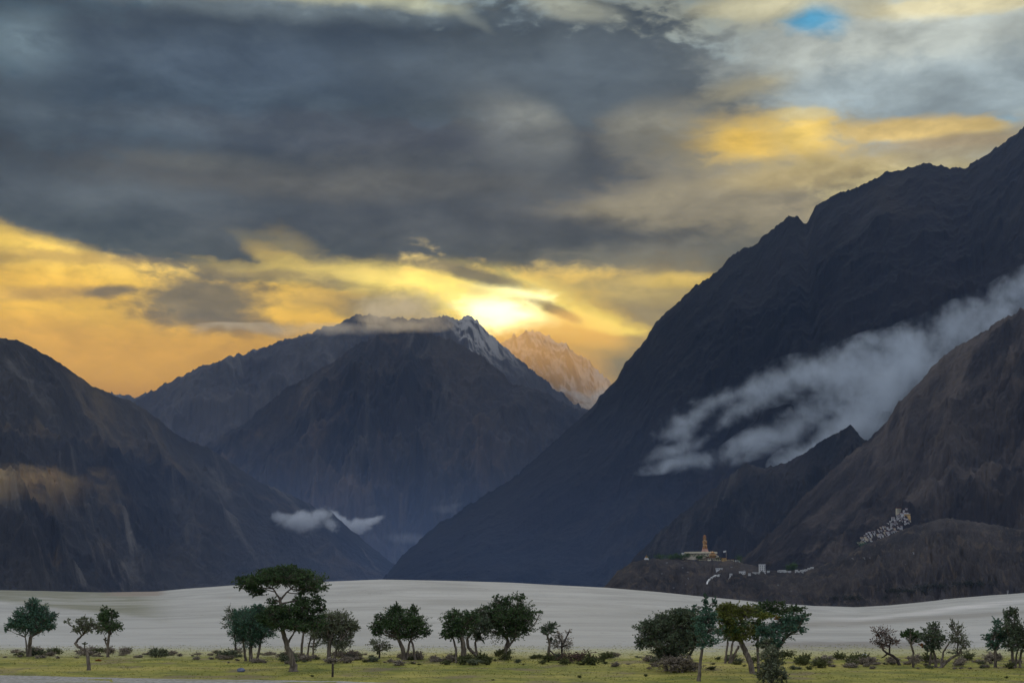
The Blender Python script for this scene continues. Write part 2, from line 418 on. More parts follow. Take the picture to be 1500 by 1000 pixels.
# ================================================================== MOUNTAINS
def m_rock(name, dark, mid, light, streak=.5, patch=None, snow=None, su=1., extra=None):
    def fn(k, b):
        uv = k.new('ShaderNodeUVMap').outputs[0]; p = k.pos(); x, y, z = k.sep(p)
        big = k.noise(k.map(uv, sc=(.35, .22, 1)), 1., 6, .6, .5)
        st = k.noise(k.map(uv, sc=(1.6 * su, .16, 1)), 1., 6, .62, .7)
        fi = k.noise(k.map(uv, sc=(9, 3., 1)), 1., 5, .65)
        c = k.mix(k.rng(big, .35, .66), dark, mid)
        gate = k.rng(k.noise(k.map(uv, loc=(5, 3, 0), sc=(.7, .3, 1)), 1., 3), .40, .56)
        c = k.mix(k.math('MULTIPLY', k.rng(st, .54, .66, 0, streak), gate), c, light)
        c = k.mix(k.rng(fi, .55, .75, 0, .45), c, dark)
        if patch:
            pc, lo, hi, sc, amt = patch
            pn = k.noise(k.map(uv, loc=(2, 7, 0), sc=(sc, sc * .8, 1)), 1., 8, .66, .8)
            c = k.mix(k.rng(pn, lo, hi, 0, amt), c, pc)
        if extra: c = extra(k, c, uv, p)
        if snow:
            z0, z1, amt = snow[:3]
            gn = k.new('ShaderNodeNewGeometry').outputs['Normal']; nz = k.sep(gn)[2]; nx = k.sep(gn)[0]
            s = k.math('MULTIPLY', k.rng(z, z0, z1), k.rng(k.math('ADD', nz, k.math('MULTIPLY', k.math('SUBTRACT', k.noise(k.map(uv, sc=(3, 1.2, 1)), 1., 6, .6), .5), 1.5)), .55, .85, 0, amt))
            if len(snow) > 3: s = k.math('MULTIPLY', s, k.rng(x, snow[3], snow[4]))
            c = k.mix(s, c, (.50, .47, .43))
        k.put(b.inputs['Base Color'], c)
        bump(k, b, k.math('ADD', k.math('MULTIPLY', fi, .6), k.math('MULTIPLY', st, .8)), 1., 26.)
    return material(name, fn, .95)
MTN = {}
def mountain(name, crest, base, c, zb, mat, step=1.5, rows=220, amp=.16, freq=2.2, shear=0., jag=1.2, seed=0, prof=1.12, stretch=.38, warp=.35, back=.7, lobes=0.):
    crest = np.array(crest, float); p0, p1 = crest[0, 0], crest[-1, 0]
    px = np.arange(p0, p1 + step, step)
    py = np.interp(px, crest[:, 0], crest[:, 1])
    jn = ridged(px / 26., px * 0 + seed + .37, 5, seed + 40, .72)
    py = py - jag * ((jn - .45) * 9. + fbm(px / 5., px * 0 + seed + 9.3, 3, seed + 50, .7) * 3.)
    kk = (sp_ - (py - 500) / F * cp) / (cp + (py - 500) / F * sp_)
    Db = ip(px, base)
    cc = ip(px, c) if isinstance(c, list) else np.full_like(px, c)
    Dc = (Db + cc * (CAMZ - zb)) / (1 - cc * kk); zc = CAMZ + kk * Dc
    Dc = np.maximum(Dc, Db + 5); zc = np.maximum(zc, zb + 1)
    nt = rows; nb = max(24, rows // 6)
    T = np.concatenate([np.linspace(0, 1, nt), 1 + np.linspace(0, back, nb + 1)[1:]])[:, None]
    H = (zc - zb)[None]
    Yd = Db[None] + (Dc - Db)[None] * np.minimum(T, 1) + np.maximum(T - 1, 0) * (Dc - Db)[None]
    Zz = zb + H * np.where(T <= 1, np.clip(T, 0, 1) ** prof, 1 - (T - 1) * 1.15)
    # x from the crest column: keep azimuth of the column
    yy = (cp - ((500 - py) / F) * sp_)
    tanaz = ((px - 750) / F) / yy
    Xx = tanaz[None] * Yd
    Dm = float(np.mean(Dc)); Hm = float(np.max(H))
    u = (px[None] - 750) / F * Dm + 0 * T
    v = T * Hm * 1.6 + 0 * u
    us = (u - shear * (1 - T) * H) / (Hm / freq); vs = v / (Hm / freq) * stretch
    wx = fbm(us * .8, vs * .8 + 5, 3, seed + 70) * warp; wy = fbm(us * .8 + 9, vs * .8, 3, seed + 80) * warp
    r = ridged(us + wx, vs + wy, 7, seed, .56)
    r2 = ridged(us * 3.1 + wx * 2, vs * 3.1 + wy, 4, seed + 20, .55)
    env = np.where(T <= 1, np.sin(np.clip(T, 0, 1) ** .8 * np.pi) ** .55 * (1 - .25 * T), np.sin(np.clip((T - 1) / back, 0, 1) * np.pi) * .5)
    env = np.clip(env, 0, 1)
    amp_ = amp * np.minimum(H, Hm)
    Zz = Zz + env * amp_ * (r - .42) + env * amp_ * .28 * (r2 - .4)
    if lobes: Zz = Zz + env * lobes * H * fbm(us * .35, vs * .5, 2, seed + 33)
    # keep the front face under the crest line as seen from the valley
    lim = CAMZ + (kk[None] - .0027 * np.abs(1 - T)) * Yd
    Zz = np.minimum(Zz, lim)
    Zz[-1] = -60
    V = np.stack([Xx, Yd, Zz], -1); nr, nc = Yd.shape
    UV = np.stack([us * 2.0, vs / stretch * 2.0 + 0 * us], -1)
    o = fast_mesh(name, V.reshape(-1, 3), grid_quads(nr, nc), mat, smooth=True, uv=UV.reshape(-1, 2))
    tag(o, kind='structure')
    a, b = proj(V[..., 0], V[..., 1], V[..., 2])
    # visible = running maximum of image height from base up
    vis = b <= np.minimum.accumulate(b, 0) + .6
    MTN[name] = (V, a, b, vis & (T <= 1.0))
    return o
def surf(name, px, py):
    V, a, b, vis = MTN[name]
    dd = (a - px) ** 2 + (b - py) ** 2 + np.where(vis, 0, 1e6)
    i = np.unravel_index(np.argmin(dd), dd.shape); p = V[i].copy()
    p[0] = at(px, py, p[1])[0]
    return p

BLUE = (.030, .034, .046)
far_mat = m_rock('far_snow_rock', (.10, .09, .085), (.17, .15, .13), (.3, .28, .26), .6, None, (1100, 2200, .65))
mid_mat = m_rock('cap_rock', (.045, .042, .046), (.075, .068, .066), (.16, .15, .14), .5, None, (1550, 2050, .5, -620, -380))
massif_mat = m_rock('massif_rock', (.018, .018, .023), (.055, .045, .039), (.13, .115, .10), .35, ((.13, .09, .06), .52, .68, .5, .6))
def left_sun_patch(k, c, uv, p):  # sunlit patch low on the slope, painted into the rock colour as ochre
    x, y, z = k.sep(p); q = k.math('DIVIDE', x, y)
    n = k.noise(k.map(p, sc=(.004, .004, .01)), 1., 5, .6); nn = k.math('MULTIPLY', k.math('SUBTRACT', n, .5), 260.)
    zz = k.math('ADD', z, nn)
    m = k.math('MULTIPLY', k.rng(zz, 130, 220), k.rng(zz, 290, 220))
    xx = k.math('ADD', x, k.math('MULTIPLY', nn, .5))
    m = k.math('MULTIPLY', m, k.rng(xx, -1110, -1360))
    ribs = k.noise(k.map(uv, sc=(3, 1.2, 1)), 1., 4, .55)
    sunlit_col = k.mix(k.rng(ribs, .3, .7), (.62, .36, .14), (.90, .58, .22))
    return k.mix(k.math('MULTIPLY', m, .9), c, sunlit_col)
left_mat = m_rock('left_rock', (.025, .027, .035), (.055, .051, .051), (.20, .18, .16), .6, ((.14, .105, .07), .54, .70, .45, .7), extra=left_sun_patch)
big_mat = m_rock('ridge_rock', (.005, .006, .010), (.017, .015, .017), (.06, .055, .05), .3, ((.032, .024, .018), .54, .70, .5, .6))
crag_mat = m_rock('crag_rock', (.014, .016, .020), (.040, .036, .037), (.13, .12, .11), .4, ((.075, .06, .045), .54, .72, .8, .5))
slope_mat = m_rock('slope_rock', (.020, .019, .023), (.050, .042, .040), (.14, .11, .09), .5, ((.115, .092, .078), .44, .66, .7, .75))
fan_mat = m_rock('fan_rock', (.048, .045, .052), (.105, .090, .088), (.20, .18, .16), .12, ((.17, .13, .10), .50, .66, 1.2, .7))

mountain('far_snow_peak', [(560, 640), (640, 560), (700, 520), (730, 500), (755, 492), (775, 485), (795, 490), (812, 498), (824, 500), (850, 519), (866, 530), (888, 552), (905, 572), (940, 620), (1000, 700)],
         [(500, 13000), (1100, 13000)], 1.5, -40, far_mat, amp=.3, freq=3, seed=3, rows=200, jag=1.3, shear=.3, prof=1.05)
mountain('far_foothill', [(60, 640), (120, 590), (160, 575), (200, 580), (250, 566), (300, 555), (345, 522), (370, 512), (400, 505), (440, 500), (520, 520), (600, 600)],
         [(0, 12000), (700, 12000)], 1.5, -40, mid_mat, amp=.16, freq=3, seed=5, rows=120, jag=1.)
mountain('cloud_capped_mountain', [(90, 640), (150, 612), (196, 588), (240, 563), (290, 539), (330, 523), (362, 517), (400, 503), (440, 490), (490, 474), (525, 457), (545, 461), (575, 466), (610, 464), (640, 462), (655, 459), (672, 466), (687, 461), (705, 476), (730, 497), (757, 523), (790, 549), (820, 574), (842, 590), (862, 602), (900, 640), (1000, 740)],
         [(0, 8800), (1100, 8800)], 1.45, -40, mid_mat, amp=.30, freq=3.2, seed=8, rows=240, jag=1.0, shear=.35, stretch=.5)
mountain('central_massif', [(120, 760), (200, 712), (300, 652), (360, 618), (420, 566), (472, 538), (520, 507), (563, 486), (611, 480), (659, 495), (697, 514), (731, 541), (750, 562), (790, 569), (830, 592), (860, 604), (900, 640), (960, 720), (1060, 830)],
         [(0, 6800), (1200, 7400)], 1.4, -40, massif_mat, amp=.36, freq=3.0, seed=12, rows=300, jag=.9, shear=-.15, stretch=.5, lobes=.05)
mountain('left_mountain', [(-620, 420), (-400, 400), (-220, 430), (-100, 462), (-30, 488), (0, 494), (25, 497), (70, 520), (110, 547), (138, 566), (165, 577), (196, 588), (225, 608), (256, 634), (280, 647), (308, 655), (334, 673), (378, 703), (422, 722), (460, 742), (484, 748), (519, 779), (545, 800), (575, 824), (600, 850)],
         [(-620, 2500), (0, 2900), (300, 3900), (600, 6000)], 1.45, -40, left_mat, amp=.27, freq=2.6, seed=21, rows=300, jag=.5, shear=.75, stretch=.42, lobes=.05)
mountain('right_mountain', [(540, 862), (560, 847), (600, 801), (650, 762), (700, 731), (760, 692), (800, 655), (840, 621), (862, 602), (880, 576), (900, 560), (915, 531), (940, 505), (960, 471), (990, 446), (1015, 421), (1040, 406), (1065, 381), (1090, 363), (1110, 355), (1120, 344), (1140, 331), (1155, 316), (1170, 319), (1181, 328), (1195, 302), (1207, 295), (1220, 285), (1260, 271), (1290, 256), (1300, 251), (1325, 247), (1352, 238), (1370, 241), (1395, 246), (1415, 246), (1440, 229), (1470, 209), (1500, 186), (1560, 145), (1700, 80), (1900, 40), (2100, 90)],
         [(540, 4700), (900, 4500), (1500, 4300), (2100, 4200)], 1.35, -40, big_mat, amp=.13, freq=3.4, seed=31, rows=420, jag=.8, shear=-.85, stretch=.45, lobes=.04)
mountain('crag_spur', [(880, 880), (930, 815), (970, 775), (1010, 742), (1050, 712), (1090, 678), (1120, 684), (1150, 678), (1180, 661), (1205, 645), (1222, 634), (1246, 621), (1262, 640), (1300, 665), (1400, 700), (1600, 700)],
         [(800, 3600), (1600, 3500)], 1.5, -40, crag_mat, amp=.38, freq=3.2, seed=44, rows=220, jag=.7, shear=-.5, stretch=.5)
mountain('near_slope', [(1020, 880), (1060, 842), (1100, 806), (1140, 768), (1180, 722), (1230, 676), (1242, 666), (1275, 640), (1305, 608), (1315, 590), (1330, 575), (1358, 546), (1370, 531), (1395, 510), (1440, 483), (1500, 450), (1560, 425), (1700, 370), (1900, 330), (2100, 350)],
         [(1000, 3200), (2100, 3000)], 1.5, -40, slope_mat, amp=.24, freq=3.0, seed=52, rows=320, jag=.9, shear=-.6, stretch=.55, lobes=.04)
mountain('valley_fan', [(860, 880), (885, 858), (905, 836), (925, 824), (945, 818), (1000, 818), (1080, 821), (1105, 829), (1130, 836), (1190, 833), (1230, 816), (1262, 799), (1330, 772), (1380, 758), (1420, 762), (1500, 775), (1600, 778), (1800, 770), (2100, 780)],
         [(800, 2150), (1500, 1950), (2100, 1900)], 5.0, -42, fan_mat, amp=.26, freq=4.0, seed=61, rows=170, jag=.45, shear=0, stretch=.8, prof=1.0)

# ================================================================== HAZE
def volume_mat(name, fn):
    m = bpy.data.materials.new(name); m.use_nodes = True; m.node_tree.nodes.clear(); k = N(m.node_tree)
    out = k.new('ShaderNodeOutputMaterial'); v = k.new('ShaderNodeVolumePrincipled'); k.l.new(v.outputs[0], out.inputs['Volume'])
    fn(k, v); return m
def m_haze(k, v):
    v.inputs['Color'].default_value = (.30, .52, 1, 1); v.inputs['Density'].default_value = 1.0e-5; v.inputs['Anisotropy'].default_value = .35
x0, x1, y0, y1, z0, z1 = -9000, 9000, -400, 21000, -62, 3700
hv = [(a, b, c) for c in (z0, z1) for b in (y0, y1) for a in (x0, x1)]
hq = [(0, 2, 3, 1), (4, 5, 7, 6), (0, 1, 5, 4), (2, 6, 7, 3), (0, 4, 6, 2), (1, 3, 7, 5)]
tag(mesh_obj('haze', hv, hq, volume_mat('haze_air', m_haze)), 'thin blue evening haze filling the whole valley', 'haze', kind='stuff')

# ================================================================== LOW CLOUDS (volumes hugging the slopes)
def uvsphere(c, r, nu=16, nv=10):
    V = []; Q = []
    for i in range(nv + 1):
        a = math.pi * i / nv
        for j in range(nu):
            b = 2 * math.pi * j / nu; V.append((c[0] + r[0] * math.sin(a) * math.cos(b), c[1] + r[1] * math.sin(a) * math.sin(b), c[2] + r[2] * math.cos(a)))
    for i in range(nv):
        for j in range(nu): Q.append((i * nu + j, (i + 1) * nu + j, (i + 1) * nu + (j + 1) % nu, i * nu + (j + 1) % nu))
    return V, Q
def cloud(label, blobs, srf, dens, nscale, grow=1., off=60., depth=.8, col=(.9, .92, .95), edge=1.9, tilt=0., thr=.0, D=None, an=.2, ramp=.75):
    L = []; V = []; Q = []
    for (px, py, rx, ry, rot) in blobs:
        rx *= grow; ry *= grow
        p = surf(srf, px, py) if D is None else at(px, py, D)
        p[1] -= off; m = p[1] / F; p = at(px, py, p[1])
        R = (rx * m, max(rx, ry) * .5 * m * depth + ry * m * .5 * depth, ry * m); L.append((p, R, rot))
        v, q = uvsphere((0, 0, 0), [r * 1.45 for r in R]); n = len(V); cr_, sr_ = math.cos(math.radians(rot)), math.sin(math.radians(rot))
        V += [(p[0] + a * cr_ - c * sr_, p[1] + b, p[2] + a * sr_ + c * cr_) for a, b, c in v]; Q += [tuple(i + n for i in f) for f in q]
    def fn(k, v):
        p = k.pos(); s = nscale
        n = k.noise(p, 1 / s, 7, .66, .5); n2 = k.noise(p, 4.5 / s, 4, .7, .4)
        wv = k.vmath('SCALE', k.vmath('SUBTRACT', k.noise(p, .7 / s, 3, .5, 0., True), (.5, .5, .5)), s * .9)
        pw = k.vmath('ADD', p, wv); r = None
        for (c, R, rot) in L:
            q = k.vmath('LENGTH', k.map(pw, loc=tuple(c), rot=(0, -math.radians(rot), 0), sc=tuple(R), ty='TEXTURE'))
            r = q if r is None else k.math('SMOOTH_MIN', r, q, .25)
        dn = k.math('ADD', k.math('SUBTRACT', 1. - thr, r), k.math('MULTIPLY', k.math('SUBTRACT', n, .5), edge))
        dn = k.math('ADD', dn, k.math('MULTIPLY', k.math('SUBTRACT', n2, .5), edge * .5))
        k.put(v.inputs['Density'], k.math('MULTIPLY', k.rng(dn, 0., ramp), dens)); v.inputs['Color'].default_value = (*col, 1)
        v.inputs['Anisotropy'].default_value = an
    mt = volume_mat('cloud_vapour', fn); mt.cycles.homogeneous_volume = False; mt.cycles.volume_step_rate = .35
    o = mesh_obj('cloud', V, Q, mt); tag(o, label, 'cloud')
    size = min(R[0] for _, R, _ in L)
    md = o.modifiers.new('r', 'REMESH'); md.mode = 'VOXEL'; md.voxel_size = max(6., size * .2)
    return o
cloud('long white cloud band drifting down the dark ridge from upper right', [
    (1530, 408, 50, 24, 30), (1485, 436, 46, 24, 35), (1440, 464, 48, 28, 32), (1395, 490, 52, 30, 28), (1345, 515, 56, 32, 20), (1290, 535, 60, 34, 12), (1230, 540, 58, 30, 8),
    (1310, 570, 44, 40, 30), (1270, 605, 36, 36, 40), (1175, 550, 54, 22, 12), (1120, 568, 50, 20, 14), (1070, 584, 46, 16, 15), (1015, 603, 42, 12, 18),
    (1225, 590, 40, 24, 20), (1235, 640, 34, 22, 35), (1195, 655, 40, 18, 35), (1165, 672, 30, 14, 20), (1150, 625, 40, 16, 25), (1100, 650, 40, 15, 30), (1060, 668, 36, 12, 22), (1010, 676, 38, 10, 12), (965, 685, 28, 7, 8),
    (1085, 612, 40, 12, 25), (1030, 640, 30, 10, 30), (1288, 572, 52, 40, 20), (1330, 548, 50, 34, 30), (1255, 628, 34, 24, 40), (1000, 622, 40, 12, 25), (1130, 640, 40, 16, 25), (985, 655, 36, 10, 28)], 'right_mountain', .016, 200., off=480., depth=.8, edge=4.8, thr=-.40, grow=1.14, ramp=2.4, col=(.80, .86, .92))
cloud('small white cloud lying over the saddle behind left mountain', [(415, 757, 22, 8, -8), (445, 764, 34, 17, -6), (464, 756, 28, 17, 10), (482, 768, 20, 11, -20)], 'left_mountain', .035, 90., off=120., D=5100, edge=2.0, thr=-.15)
cloud('white cloud wisp sloping up beyond the dark triangular spur', [(500, 757, 18, 7, -25), (520, 768, 24, 10, -10), (542, 764, 22, 6, 14)], 'central_massif', .035, 100., D=6200, edge=1.8, thr=-.15)
cloud('faint mist patch beside the foot of the big right ridge', [(655, 742, 20, 9, 10), (668, 738, 18, 6, 20), (600, 785, 60, 8, 0)], 'central_massif', .0025, 170., D=6700, edge=1.6)
cloud('smooth grey cloud cap wrapped round the broken middle summit', [(560, 454, 70, 18, 4), (598, 448, 56, 26, 0), (625, 458, 44, 20, -10), (590, 470, 70, 14, 0), (540, 468, 50, 9, 0)], 'cloud_capped_mountain', .008, 300., D=8500, thr=-.35, edge=3.0, col=(.9, .85, .74), an=.65, ramp=2.0)
cloud('flat grey cloud shelf lying across the left shoulder of the middle mountain', [(395, 487, 90, 9, 0), (470, 486, 80, 10, 0), (530, 487, 34, 7, -4), (330, 484, 60, 8, 0)], 'cloud_capped_mountain', .007, 350., D=8400, thr=-.1, edge=.9, col=(.9, .87, .80), an=.6, ramp=1.2)
cloud('pale gold cloud tucked beneath the far snow peak', [(850, 580, 34, 9, -8), (880, 572, 24, 12, 20), (865, 590, 30, 9, 0)], 'far_snow_peak', .006, 260., D=11500, edge=1.2, col=(.95, .93, .88))

cloud('thin mist veil tinted sunlit gold drifting in front of the far snow peak', [(800, 530, 110, 50, -20), (740, 500, 70, 40, 0), (870, 570, 60, 40, -20), (830, 480, 90, 30, -10)], 'far_snow_peak', .0017, 700., D=12200, edge=.8, thr=-.2, col=(1, .66, .20), an=.72)  # golden sunlight over the peak is put into the veil's own colour
def m_mist(k, v):
    p = k.pos(); x, y, z = k.sep(p); n = k.noise(k.map(p, sc=(.0006, .0006, .002)), 1., 4, .6)
    d_ = k.math('MULTIPLY', k.rng(z, 640, -60), k.math('MULTIPLY', k.rng(y, 2500, 3600), k.rng(n, .25, .7, .5, 1.2)))
    d_ = k.math('MULTIPLY', d_, k.math('MULTIPLY', k.rng(x, 1500, 200), k.rng(y, 8600, 7600)))
    k.put(v.inputs['Density'], k.math('MULTIPLY', d_, 1.15e-4)); v.inputs['Color'].default_value = (.38, .55, .95, 1); v.inputs['Anisotropy'].default_value = .2
mm = volume_mat('mist_air', m_mist); mm.cycles.homogeneous_volume = False; mm.cycles.volume_step_rate = .5
x0, x1, y0, y1, z0, z1 = -5200, 2000, 2450, 8700, -58, 660
tag(mesh_obj('mist', [(a, b, c) for c in (z0, z1) for b in (y0, y1) for a in (x0, x1)], hq, mm), 'blue evening mist lying along the valley floor', 'mist', kind='stuff')
# ================================================================== TREES
def leafmat(name, c, c2, tr=.12, dead=None):
    def fn(k, b):
        r = k.new('ShaderNodeNewGeometry').outputs['Random Per Island']; p = k.pos()
        n = k.noise(p, .9, 3)
        cc = k.mix(k.math('ADD', k.math('MULTIPLY', r, .5), k.rng(n, .35, .65, 0, .5)), c, c2)
        if dead: cc = k.mix(k.rng(r, .9, .93), cc, dead)
        k.put(b.inputs['Base Color'], cc)
        t = k.new('ShaderNodeBsdfTranslucent'); k.put(t.inputs[0], cc); mx = k.new('ShaderNodeMixShader'); mx.inputs[0].default_value = tr
        k.l.new(b.outputs[0], mx.inputs[1]); k.l.new(t.outputs[0], mx.inputs[2])
        k.l.new(mx.outputs[0], [n for n in k.n if n.type == 'OUTPUT_MATERIAL'][0].inputs[0])
    return material(name, fn, .75)
LM = {
 'orchard': leafmat('orchard_leaves', (.022, .030, .026), (.045, .050, .042)),
 'dark': leafmat('dark_leaves', (.026, .055, .020), (.095, .155, .055)),
 'teal': leafmat('teal_leaves', (.032, .075, .045), (.12, .23, .15)),
 'grey': leafmat('grey_green_leaves', (.08, .095, .05), (.24, .26, .16)),
 'olive': leafmat('olive_leaves', (.075, .095, .018), (.18, .19, .035)),
 'sage': leafmat('sage_leaves', (.045, .068, .036), (.16, .20, .115)),
 'rust': leafmat('rust_leaves', (.28, .09, .02), (.42, .16, .03)),
 'brush': leafmat('brush_twigs', (.22, .18, .135), (.40, .34, .27)),
 'redtwig': leafmat('red_twigs', (.12, .07, .06), (.20, .13, .10)),
 'bushgreen': leafmat('bush_leaves', (.07, .085, .03), (.17, .18, .07)),
}
def m_bark(k, b):
    p = k.pos(); n = k.noise(k.map(p, sc=(6, 6, 1.2)), 1., 5, .6)
    k.put(b.inputs['Base Color'], k.mix(k.rng(n, .35, .65), (.09, .07, .055), (.22, .18, .14))); bump(k, b, n, .6, .05)
BARK = material('bark', m_bark, .9)
BARKD = plain('dark_bark', (.06, .048, .04), .35, 5.)

class Geo:
    def __init__(s): s.V = []; s.Q = []
    def tube(s, pts, rad, n=6):
        pts = [np.array(p, float) for p in pts]; b0 = len(s.V)
        for i, p in enumerate(pts):
            t = pts[min(i + 1, len(pts) - 1)] - pts[max(i - 1, 0)]; t /= np.linalg.norm(t) + 1e-9
            a = np.cross(t, (0, 1, 0.13)); a /= np.linalg.norm(a) + 1e-9; b = np.cross(t, a)
            for j in range(n):
                q = 2 * math.pi * j / n; s.V.append(p + rad[i] * (math.cos(q) * a + math.sin(q) * b))
        for i in range(len(pts) - 1):
            for j in range(n):
                s.Q.append((b0 + i * n + j, b0 + i * n + (j + 1) % n, b0 + (i + 1) * n + (j + 1) % n, b0 + (i + 1) * n + j))
    def leaves(s, P, size, asp=.55):
        n = len(P); d1 = rng.normal(size=(n, 3)); d1 /= np.linalg.norm(d1, axis=1)[:, None]
        d2 = np.cross(d1, rng.normal(size=(n, 3))); d2 /= np.linalg.norm(d2, axis=1)[:, None] + 1e-9
        sz = size * rng.uniform(.6, 1.3, (n, 1)); a = d1 * sz; b = d2 * sz * asp
        s.lv = getattr(s, 'lv', []); s.lv.append(np.stack([P - a, P - b * 1.0 + a * .1, P + a, P + b + a * .1], 1).reshape(-1, 3))
def curve(p0, p1, n=5, wob=.12, sag=0.):
    L = np.linalg.norm(p1 - p0); mid = rng.normal(size=3) * L * wob; mid[2] += sag * L
    out = []
    for i in range(n + 1):
        t = i / n; out.append(p0 + (p1 - p0) * t + mid * 4 * t * (1 - t) * .5 + rng.normal(size=3) * L * wob * .15 * (0 < i < n))
    return out
def foliage(gt, gl, c, r, dens, leaf, twig_r, spike=.35, leafy=1., up=.25, flat=False):
    """twigs from the inside of a clump out past its surface, with leaves along their outer length"""
    m = (r[0] * r[2]) ** .5
    n = int(max(8, rng.uniform(38, 78) * dens * r[0] * r[2] / .5))
    for _ in range(n):
        d = rng.normal(size=3); d /= np.linalg.norm(d)
        if flat and d[2] < -.15: d[2] *= .25
        e = c + d * r * (1 - spike * .55 + rng.random() ** 1.8 * spike * 1.5)
        s0 = c + d * r * rng.uniform(.05, .45) + rng.normal(size=3) * r * .1
        e2 = e.copy(); e2[2] += up * m * rng.random() * .5
        pts = curve(s0, e2, 4, .16)
        gt.tube(pts, [twig_r, twig_r * .8, twig_r * .6, twig_r * .45, twig_r * .2], 3)
        nl = int(rng.uniform(14, 26) * leafy)
        if nl > 0:
            t = rng.uniform(.25, 1.02, nl) * 4; i = np.clip(t.astype(int), 0, 3); f = (t - i)[:, None]; pa = np.array(pts)
            P = pa[i] * (1 - f) + pa[i + 1] * f + rng.normal(size=(nl, 3)) * m * .085 * (1.25 - t[:, None] / 5)
            gl.leaves(P, leaf)
def tree(name, label, base, trunks, blobs, leafm, dens=1., leaf=.066, tw=.018, leafy=1., bark=None, cat='tree', group=None, spike=.4, kids=('trunk', 'crown'), extra=None, up=.25):
    g = on_ground(*base); Y0 = g[1]; m = Y0 / F / cp
    root = empty(name, g, label, cat, group)
    gt = Geo(); gl = Geo(); ends = []
    for tr in trunks:
        pts = []; rad = []; dy = rng.uniform(-.3, .3)
        for i, (px, py, wpx) in enumerate(tr):
            p = at(px, py, Y0 + (dy * i if tr[0][1] > base[1] - 14 else 0))
            if i == 0 and py > base[1] - 14: p = at(px, py, Y0); p[2] = min(p[2], float(ground_z(p[0], p[1]))) - .12
            pts.append(p); rad.append(wpx * m * .5)
        aloft = tr[0][1] <= base[1] - 14
        # subdivide and roughen
        P = []; Rr = []
        for i in range(len(pts) - 1):
            for q in range(4):
                t = q / 4; P.append(pts[i] * (1 - t) + pts[i + 1] * t + rng.normal(size=3) * rad[i] * .14 * (q > 0)); Rr.append(rad[i] * (1 - t) + rad[i + 1] * t)
        P.append(pts[-1]); Rr.append(rad[-1]); Rr[0] *= 1. if aloft else 1.35
        gt.tube(P, Rr, 8)
        for i in range(len(P) // 2, len(P)): ends.append((P[i], Rr[i]))
    for bl in blobs:
        px, py, rx, ry = bl[:4]; rx *= 1.1; ry *= 1.1; o = bl[4] if len(bl) > 4 else rng.uniform(-.5, .5)
        c = at(px, py, Y0 + o); r = np.array([rx * m, (rx * .6 + ry * .4) * m * .85, ry * m])
        dsq = [np.linalg.norm(e[0] - c) + (0 if e[0][2] < c[2] else 1.5) for e in ends]
        s, sr = ends[int(np.argmin(dsq))]
        pts = curve(s, c, 6, .10, -.04); R0 = max(.03, sr * .75)
        gt.tube(pts, [R0 * (1 - .13 * i) for i in range(7)], 6)
        for _ in range(int(3 + rx / 8)):
            e = c + rng.normal(size=3) * r * .38; q = pts[rng.integers(2, 6)]
            gt.tube(curve(q, e, 4, .12), [R0 * .5, R0 * .42, R0 * .33, R0 * .24, R0 * .14], 4)
        foliage(gt, gl, c, r, dens, leaf, tw, spike, leafy, up)
    def fin(nm, V, Q, mt):
        V = np.array(V) - g; return fast_mesh(nm, V, Q, mt, root)
    fin(kids[0], gt.V, gt.Q, bark or BARK)
    if getattr(gl, 'lv', None):
        L = np.concatenate(gl.lv); fin(kids[1], L, np.arange(len(L)).reshape(-1, 4), LM[leafm])
    if extra:
        for nm, bls, lm, dn in extra:
            g2 = Geo(); g3 = Geo()
            for px, py, rx, ry in bls:
                c = at(px, py, Y0 - rx * m * .7); foliage(g3, g2, c, np.array([rx * m, rx * m * .6, ry * m]), dn, leaf, tw, spike, 1., up)
            L = np.concatenate(g2.lv); fin(nm, L, np.arange(len(L)).reshape(-1, 4), LM[lm])
    return root

tree('tree', 'dark green tree with spreading ragged crown, farthest left of all', (43, 961), [[(43, 961, 7), (43, 945, 6), (45, 932, 5)], [(41, 948, 3), (38, 938, 2), (37, 933, 1.5)]],
     [(45, 915, 26, 14), (55, 898, 16, 12), (48, 886, 10, 9), (28, 912, 16, 9), (68, 905, 15, 9), (72, 917, 12, 6), (16, 916, 9, 4), (9, 921, 4, 4), (32, 900, 12, 9), (80, 899, 6, 3)], 'teal', 1.3)
tree('tree', 'crooked bent trunk with a small thin grey-green crown, leaning left', (130, 981), [[(130, 981, 5.5), (129, 962, 5), (124, 952, 4.5), (115, 947, 4), (110, 942, 3.6), (115, 935, 3), (122, 929, 2.6)], [(125, 954, 2.5), (124, 947, 2), (124, 943, 1.5)]],
     [(122, 918, 16, 9), (112, 920, 9, 6), (132, 914, 12, 8), (98, 909, 7, 4), (120, 908, 10, 5), (144, 918, 7, 6), (124, 942, 5, 1.5)], 'grey', .75, leafy=.8, spike=.55)
tree('tree', 'narrow dark tree with ragged crown, second tree right of the far left one', (157, 962), [[(158, 962, 4.5), (158, 945, 4), (160, 930, 3.5)], [(157, 946, 2.5), (154, 938, 2), (154, 934, 1.5)]],
     [(158, 915, 17, 12), (153, 903, 10, 9), (154, 893, 6, 6), (166, 900, 8, 6), (172, 918, 8, 6), (148, 920, 8, 7), (164, 893, 4, 3), (155, 937, 3, 3)], 'dark', 1.3)
